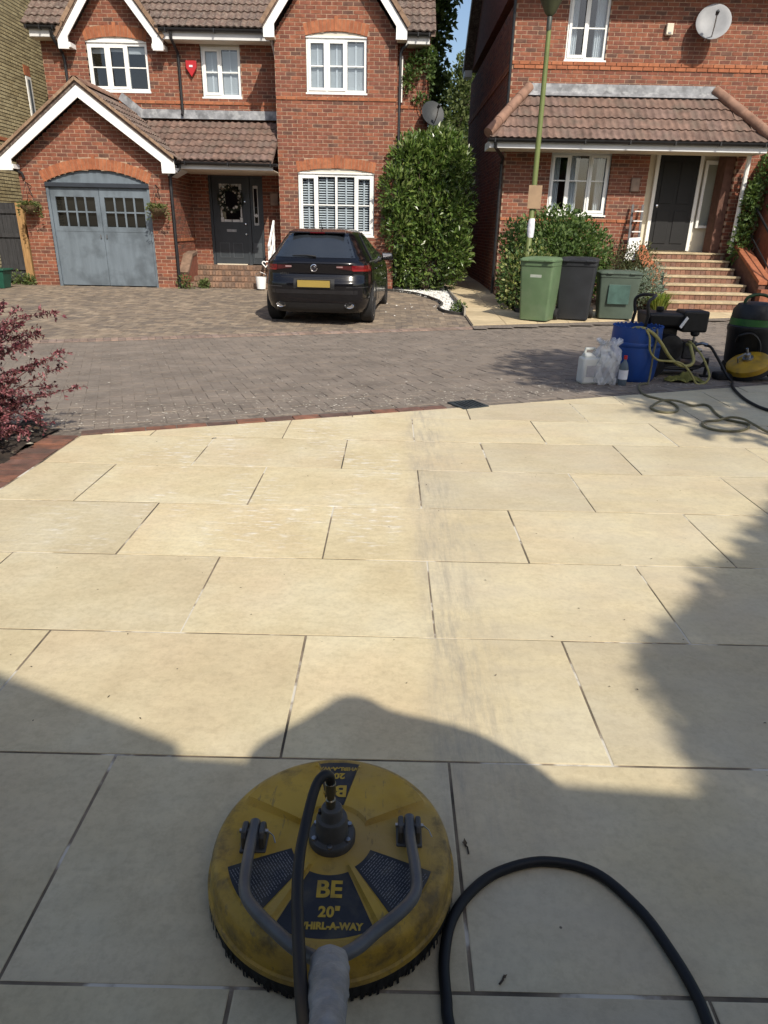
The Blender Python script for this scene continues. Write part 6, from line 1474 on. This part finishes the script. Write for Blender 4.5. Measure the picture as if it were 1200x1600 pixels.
def sector(name, a0, a1, r0, r1, lift=.0016, bow=0):
    mm = MB(); mm.grid(lambda u, v: (lambda r, th: Vector((r*cos(th), r*sin(th), top_z(r, th)+lift)))(r0+(r1-r0)*v-bow*v*(1-(2*u-1)**2), D(a0+(a1-a0)*u)), 24, 16)
    return mm.build(name, STK, sc, True)
front = sector('front_sticker', 244.5, 295.5, .092, .222); backs = sector('back_sticker', 77.5, 102.5, .092, .232)
left = sector('left_sticker', 199, 233.5, .088, .222); right = sector('right_sticker', 306.5, 341, .088, .222)
def lay_text(body_, size, cx_, cy_, parent, mat_=None, flip=False, bold=.0, sp=1.0, sx_=1.0):
    tm = text_mesh(body_, size, 0, bold, sp); out = []
    for x, y, z in tm.v:
        x *= sx_
        if flip: x, y = -x, -y
        X, Y = cx_+x, cy_+y; r = sqrt(X*X+Y*Y); out.append((X, Y, top_z(r, atan2(Y, X))+.0026))
    tm.v = out; tm.build('lettering', mat_ or PRY, parent)
lay_text('BE', .050, .004, -.140, front, bold=.0016, sp=1.0)
lay_text('20"', .029, .008, -.180, front, bold=.0012, sp=1.08); lay_text('WHIRL-A-WAY', .0185, .010, -.204, front, bold=.0010, sp=1.02)
lay_text('BE', .05, -.002, .150, backs, flip=True, bold=.0016); lay_text('20"', .026, -.002, .192, backs, flip=True, bold=.0012); lay_text('WHIRL-A-WAY', .0165, -.003, .214, backs, flip=True, bold=.0008)
for st_, ac, sgn in ((left,216.2,1),(right,323.8,-1)):   # instruction print: rows of short dashes
    mm = MB(); th = D(ac); rd = Vector((cos(th), sin(th), 0)); tn = Vector((-sin(th), cos(th), 0))
    for i in range(22):
        r = .098+i*.0054; hw = r*tan(D(14.5)); x = -hw
        while x < hw-.004:
            ln = random.uniform(.003,.012); ln = min(ln, hw-x)
            pts = [rd*r+tn*x, rd*r+tn*(x+ln), rd*(r+.0013)+tn*(x+ln), rd*(r+.0013)+tn*x]
            mm.add([(p.x, p.y, top_z(p.length, atan2(p.y, p.x))+.0024) for p in pts], [(0,1,2,3)]); x += ln+.0022
    q = mm.build('fine_print', PRW, st_); q['kind'] = 'stuff'
# hub and swivel
CAST = mat('grey_casting', (.085,.083,.078), .48, 20, .2, .1, 60, metal=.35)
MB().lathe([(.050,.124),(.0505,.140),(.047,.145),(.036,.146),(.0345,.150),(.0335,.185),(.031,.190),(.024,.191),(.0225,.194),(.0225,.213),(.020,.217),(.011,.218),(0,.218)], 40).build('swivel_hub', CAST, sc, True)
for k in range(6):
    a = k*pi/3+.5; MB().lathe([(.0055,.145),(.0055,.150),(.003,.1505),(0,.1505)], 8, (.0415*cos(a),.0415*sin(a),0)).build('bolt', STEEL, sc, True)
MB().lathe([(.0045,-.0),(.0045,.01),(0,.01)], 8, (-.024,-.008,.206), 'y').build('grease_nipple', BLKM, sc, True)
MB().lathe([(.0105,.214),(.0105,.238),(.0085,.24),(.0085,.252),(.0115,.254),(.0115,.282),(.009,.285),(0,.285)], 16, (-.002,.0,0)).build('hose_fitting', mat('brass_steel',(.22,.20,.15),.35,20,.2,metal=1), sc, True)
hz_ = thing('cleaner_hose', (CX,CY,.28), 'black hose curving from the swivel of the foreground surface cleaner', 'hose')
MB().tube(spline([(CX-.002,CY,.262),(CX-.002,CY,.285),(CX-.004,CY-.002,.302),(CX-.016,CY-.012,.311),(CX-.03,CY-.035,.300),(-.142,.99,.270),(-.146,.92,.262),(-.140,.84,.262),(-.125,.745,.275),(-.108,.65,.298),(-.094,.58,.335),(-.075,.46,.42),(-.05,.30,.58),(-.02,.12,.78),(.02,-.05,.92),(.05,-.2,.8),(.05,-.3,.4),(.1,-.35,.02),(.2,-.3,.012)], 8), .0105, 12).build('tube', BH, hz_, True)
# handle: clevis lugs, bent tubes, taped joint, shaft up to the hands
HND = mat('grey_handle_tube', (.10,.10,.102), .42, 14, .18, .08, 60, metal=.25)
for bx_, by_ in ((-.165,-.012),(.166,.012)):
    for dx in (-.0185,.0185):
        mm = MB(); mm.prism([(-.022,-.0),(.022,0),(.022,.040),(.014,.052),(-.014,.052),(-.022,.040)], dx-.006, dx+.006, 'x'); mm.xform(Matrix.Translation((bx_,by_,.118))); mm.build('clevis_lug', CAST, sc, bevel=.004)
    MB().box(bx_-.028,bx_+.028,by_-.028,by_+.028,.114,.1275).build('clevis_base', CAST, sc, bevel=.003)
    MB().tube([(bx_-.03,by_,.156),(bx_+.03,by_,.156)], .005, 8).build('clevis_pin', STEEL, sc)
    MB().tube([(bx_+.03,by_,.156),(bx_+.042,by_-.006,.150),(bx_+.048,by_-.02,.146)], .0013, 5).build('split_pin', STEEL, sc)
for pts in ([(-.165,.008,.160),(-.164,-.05,.164),(-.157,-.135,.180),(-.145,-.19,.192),(-.115,-.235,.206),(-.07,-.285,.224),(-.03,-.325,.240),(.008,-.352,.256),(.018,-.372,.27)], [(.166,.03,.160),(.167,-.03,.164),(.174,-.115,.180),(.172,-.175,.190),(.145,-.225,.206),(.10,-.278,.224),(.07,-.318,.240),(.04,-.348,.256),(.034,-.37,.27)]):
    MB().tube(spline(pts, 6), .0115, 12).build('handle_arm', HND, sc, True)
m = MB(); pa, pb = Vector((.026,-.350,.257)), Vector((.041,-.58,.38)); nk = 46; na_ = 28; dx_ = (pb-pa).normalized(); ux = Vector((1,0,0)); wx = dx_.cross(ux).normalized(); ux = wx.cross(dx_)
for k in range(nk):
    tk = k/(nk-1); c = pa.lerp(pb, tk); br = .029-.0045*tk+.002*sin(tk*7)
    for q in range(na_):
        a = 2*pi*q/na_; wrap = (tk*5.2+a/(2*pi)+.12*sin(a*2+tk*9)) % 1.0
        r = br*(1+.075*wrap+.022*sin(a*9+tk*31)+.02*sin(a*5-tk*47)+.012*sin(a*17+tk*71))
        if k == 0: r *= .72
        m.v.append(tuple(c+ux*cos(a)*r+wx*sin(a)*r*.82))
for k in range(nk-1):
    for q in range(na_): m.f.append((k*na_+q, k*na_+(q+1) % na_, (k+1)*na_+(q+1) % na_, (k+1)*na_+q))
m.f.append(tuple(range(na_-1,-1,-1))); m.build('tape_wrap', mat('grey_cloth_tape',(.25,.245,.235),.55,30,.22,.4,70,dirt=((.12,.11,.095),22,.5)), sc, True)
MB().tube([(.04,-.57,.375),(.055,-.75,.50),(.08,-1.05,.80),(.10,-1.3,1.0)], .0125, 10).build('shaft', HND, sc, True)
MB().tube([(-.12,-1.3,1.0),(.32,-1.3,1.0)], .015, 10).build('grip_bar', BLKM, sc, True)
# loop of black hose on the slabs
hl = thing('hose_loop', (.35,.95,0), 'loop of thick black hose lying on the shaded slabs', 'hose')
MB().tube(spline([(.30,.35,.012),(.18,.6,.012),(.138,.77,.012),(.134,.83,.012),(.135,.902,.012),(.156,.984,.012),(.203,1.052,.012),(.274,1.106,.012),(.381,1.136,.012),(.49,1.109,.012),(.561,1.02,.012),(.594,.926,.012),(.609,.852,.012),(.610,.79,.012),(.60,.6,.012),(.5,.3,.012),(.3,-.1,.012)], 8), .0112, 14).build('tube', BH, hl, True)
# twigs and dead leaves on the slabs
TW = mat('twig_brown', [(.07,.05,.035),(.11,.08,.05),(.05,.04,.03)], .9, 20, .3)
for x, y, a, ln, lb in ((.205,1.175,1.9,.035,'thin twig on the slab right of the yellow cleaner'),(.245,.872,1.0,.022,'curled dark twig on the slab inside the hose loop'),(-1.18,4.46,.4,.03,'dark dead leaf on the far slabs near the road edge')):
    t = thing('twig', (x,y,0), lb, 'twig'); d = Vector((cos(a),sin(a),0)); p = Vector((x,y,.004))
    MB().tube([p-d*ln*.5, p+Vector((d.y,-d.x,0))*ln*.12+Vector((0,0,.002)), p+d*ln*.5], [.0022,.002,.001], 5).build('stem', TW, t)
    mm = MB(); leafquad(mm, p, d+Vector((.3,-.2,.2)), Vector((0,0,1)), ln*.7, ln*.3); mm.build('leaf', TW, t)
m = MB()
for _ in range(80):
    x, y = random.uniform(-1.9,2.4), random.uniform(1.5,4.8)
    if sdist(x,y) > -.05: continue
    leafquad(m, Vector((x,y,.002)), Vector((random.uniform(-1,1),random.uniform(-1,1),.15)), Vector((0,0,1)), random.uniform(.005,.016), .005)
tag(m.build('slab_debris', TW), 'tiny dark crumbs of debris scattered over the slabs', 'debris', kind='stuff')

# ------------------------------------------------------------------ behind the viewer: the house whose shade falls on the patio, a person, a tree
h4 = thing('brick_house', (0,-5,0), 'red brick house behind the viewer that shades the patio', 'house')
DPL = Vector((-.469, 1.006))      # shadow run per metre of height
MB().box(-9,3.3,-11,-3.75,0,4.7).build('wall', BRICK, h4)
slabroof('roof', TILE, h4, [(-9.2,-3.55,4.75),(3.3,-3.55,4.75),(3.3,-7.4,7.0),(-9.2,-7.4,7.0)], .1); slabroof('roof', TILE, h4, [(-9.2,-7.4,7.0),(3.3,-7.4,7.0),(3.3,-11.2,4.75),(-9.2,-11.2,4.75)], .1)
# gabled wing on the right
MB().prism([(3.5,0),(9.5,0),(9.5,5.0),(6.5,7.3),(3.5,5.0)], -10, -3.45).build('wing_wall', BRICK, h4)
for sg in (-1, 1):
    P = [(6.6,-3.3,7.5),(6.6+sg*3.2,-3.3,5.0),(6.6+sg*3.2,-10.2,5.0),(6.6,-10.2,7.5)]
    if sg < 0: P = [P[1], P[0], P[3], P[2]]
    slabroof('wing_roof', TILE, h4, P, .1)
# porch with its own small gable
MB().prism([(-3.6,2.5),(.66,2.5),(.66,2.62),(-1.47,3.85),(-3.6,2.62)], -3.7, -1.13).build('porch_roof', TILE, h4)
for x in (-3.45,.5): MB().box(x-.06,x+.06,-1.55,-1.43,0,2.5).build('porch_post', UPVC, h4)
MB().prism([(.5,2.35),(3.3,2.1),(3.3,2.30),(.5,2.50)], -3.7, -1.05).build('shade_canopy', TILE, h4)  # added canopy: its front edge draws the shade line across the patio
for x0, x1, z0, z1 in ((-7.5,-5.5,1,2.3),(1.0,2.6,.9,2.2),(-7.3,-5.7,3.2,4.4),(4.8,6.6,1,2.3),(4.9,6.5,3.4,4.6)):
    yy = -3.745 if x1 < 3.3 else -3.445
    wn = MB().box(x0,x1,yy,yy+.05,z0,z1).build('window', UPVC, h4); MB().box(x0+.07,x1-.07,yy+.051,yy+.06,z0+.07,z1-.07).build('pane', CGLASS, wn)
MB().box(-.5,.45,-3.745,-3.7,.3,2.35).build('front_door', DOORP, h4)
MB().box(.35,1.5,-3.7,-.28,0,.30).build('door_step', CREAM, h4)
# person on the step: one continuous skinned figure
pr = thing('person', (.90,-.5,.3), 'unseen person on the step behind the viewer, in a cape added to shape the shadow', 'person')
J = {'pel':(0,0,.92),'spi':(0,.0,1.12),'che':(0,.02,1.32),'nec':(0,.02,1.59),'hed':(0,.03,1.68),'top':(0,.03,1.76),
     'shL':(-.25,.02,1.545),'elL':(-.33,.0,1.26),'wrL':(-.22,.20,1.20),'hnL':(-.16,.28,1.22),'shR':(.27,.02,1.535),'elR':(.36,.0,1.25),'wrR':(.24,.20,1.20),'hnR':(.18,.28,1.22),
     'hiL':(-.10,0,.88),'knL':(-.11,.03,.48),'anL':(-.12,-.02,.09),'toL':(-.13,.14,.04),'hiR':(.10,0,.88),'knR':(.11,.03,.48),'anR':(.12,-.02,.09),'toR':(.13,.14,.04)}
RAD = {'pel':.155,'spi':.145,'che':.165,'nec':.165,'hed':.105,'top':.09,'shL':.115,'shR':.115,'elL':.07,'elR':.07,'wrL':.035,'wrR':.035,'hnL':.04,'hnR':.04,'hiL':.10,'hiR':.10,'knL':.065,'knR':.065,'anL':.045,'anR':.045,'toL':.045,'toR':.045}
E_ = [('pel','spi'),('spi','che'),('che','nec'),('nec','hed'),('hed','top'),('che','shL'),('shL','elL'),('elL','wrL'),('wrL','hnL'),('che','shR'),('shR','elR'),('elR','wrR'),('wrR','hnR'),('pel','hiL'),('hiL','knL'),('knL','anL'),('anL','toL'),('pel','hiR'),('hiR','knR'),('knR','anR'),('anR','toR')]
ks = list(J); me = bpy.data.meshes.new('body'); me.from_pydata([Vector(J[k])+Vector((.90,-.5,.3)) for k in ks], [(ks.index(a), ks.index(b)) for a, b in E_], []); me.update()
me.materials.append(mat('dark_work_clothes', (.03,.035,.05), .9, 8, .3)); bo = bpy.data.objects.new('body', me); col.objects.link(bo); setparent(bo, pr)
bo.modifiers.new('s', 'SKIN'); 
for i, k in enumerate(ks): me.skin_vertices[0].data[i].radius = (RAD[k], RAD[k]*(.8 if k in ('pel','spi','che') else 1))
me.skin_vertices[0].data[0].use_root = True
sb = bo.modifiers.new('u', 'SUBSURF'); sb.levels = 2; sb.render_levels = 2
MB().lathe([(.108,1.65),(.116,1.69),(.112,1.76),(.085,1.81),(0,1.83)], 20, (.90,-.47,.3)).build('hair', mat('dark_hair',(.03,.02,.015),.8,40,.3), pr, True)
cp = MB(); cp.lathe([(.52,1.0),(.47,1.3),(.42,1.52),(.37,1.61),(.29,1.67),(.20,1.735),(.135,1.79),(.09,1.825),(0,1.84)], 32, (.90,-.5,.3)); cp.v = [(x_, -.5+(y_+.5)*.55+.02, z_) for x_, y_, z_ in cp.v]  # cape added over the figure to widen its shadow on the slabs
cp.build('shadow_cape', mat('dark_shadow_cape',(.03,.04,.055),.6,6,.2), pr, True)
# tree to the right whose leaves dapple the road edge
plant('garden_tree', 'leafy tree right of the viewer that dapples the road edge', 'tree', (5.7,1.7,0), [(5.5,1.9,4.6,1.5,1.4,1.2),(4.7,2.2,5.0,1.1,1.0,.8),(6.2,2.6,5.2,1.4,1.3,1.0),(5.2,1.2,4.2,1.1,.9,.8),(4.4,2.4,4.4,.75,.7,.6),(4.9,3.1,5.0,1.0,.8,.7),(6.6,1.4,4.6,1.2,1.1,1.0)], 13000, .14, .095, LEAFM, 12, .05, None, 'crown', .4, trunk=((5.6,1.8,3.0),.12))
plant('shade_tree', 'unseen dense tree added behind the viewer, crown shaped for the patio shade edge', 'tree', (4.2,-2.3,0), [(3.07,-2.51,4.2,0.23,0.23,0.23),(3.22,-2.34,4.2,0.23,0.23,0.23),(3.46,-2.06,4.2,0.23,0.23,0.23),(3.67,-1.82,4.2,0.23,0.23,0.23),(3.88,-1.58,4.2,0.23,0.23,0.23),(4.10,-1.33,4.2,0.23,0.23,0.23),(4.32,-1.08,4.2,0.23,0.23,0.23),(4.57,-0.83,4.2,0.23,0.23,0.23),(3.42,-2.28,4.2,0.32,0.32,0.32),(3.72,-1.93,4.2,0.35,0.35,0.35),(4.02,-1.58,4.2,0.35,0.35,0.35),(4.32,-1.28,4.2,0.38,0.38,0.38),(4.57,-1.03,4.2,0.40,0.40,0.40),(3.09,-2.83,4.2,0.24,0.24,0.24),(3.47,-2.73,4.2,0.38,0.38,0.38),(3.97,-2.43,4.2,0.50,0.50,0.50),(4.47,-1.93,4.2,0.55,0.55,0.55),(4.97,-1.43,4.2,0.60,0.60,0.60),(4.87,-2.43,4.2,0.70,0.70,0.70)], 52000, .075, .05, LAUREL, 12, .03, None, 'crown', .6, trunk=((4.2,-2.3,3.0),.09))  # added tree: crown clumps follow the wanted edge of the patio shade
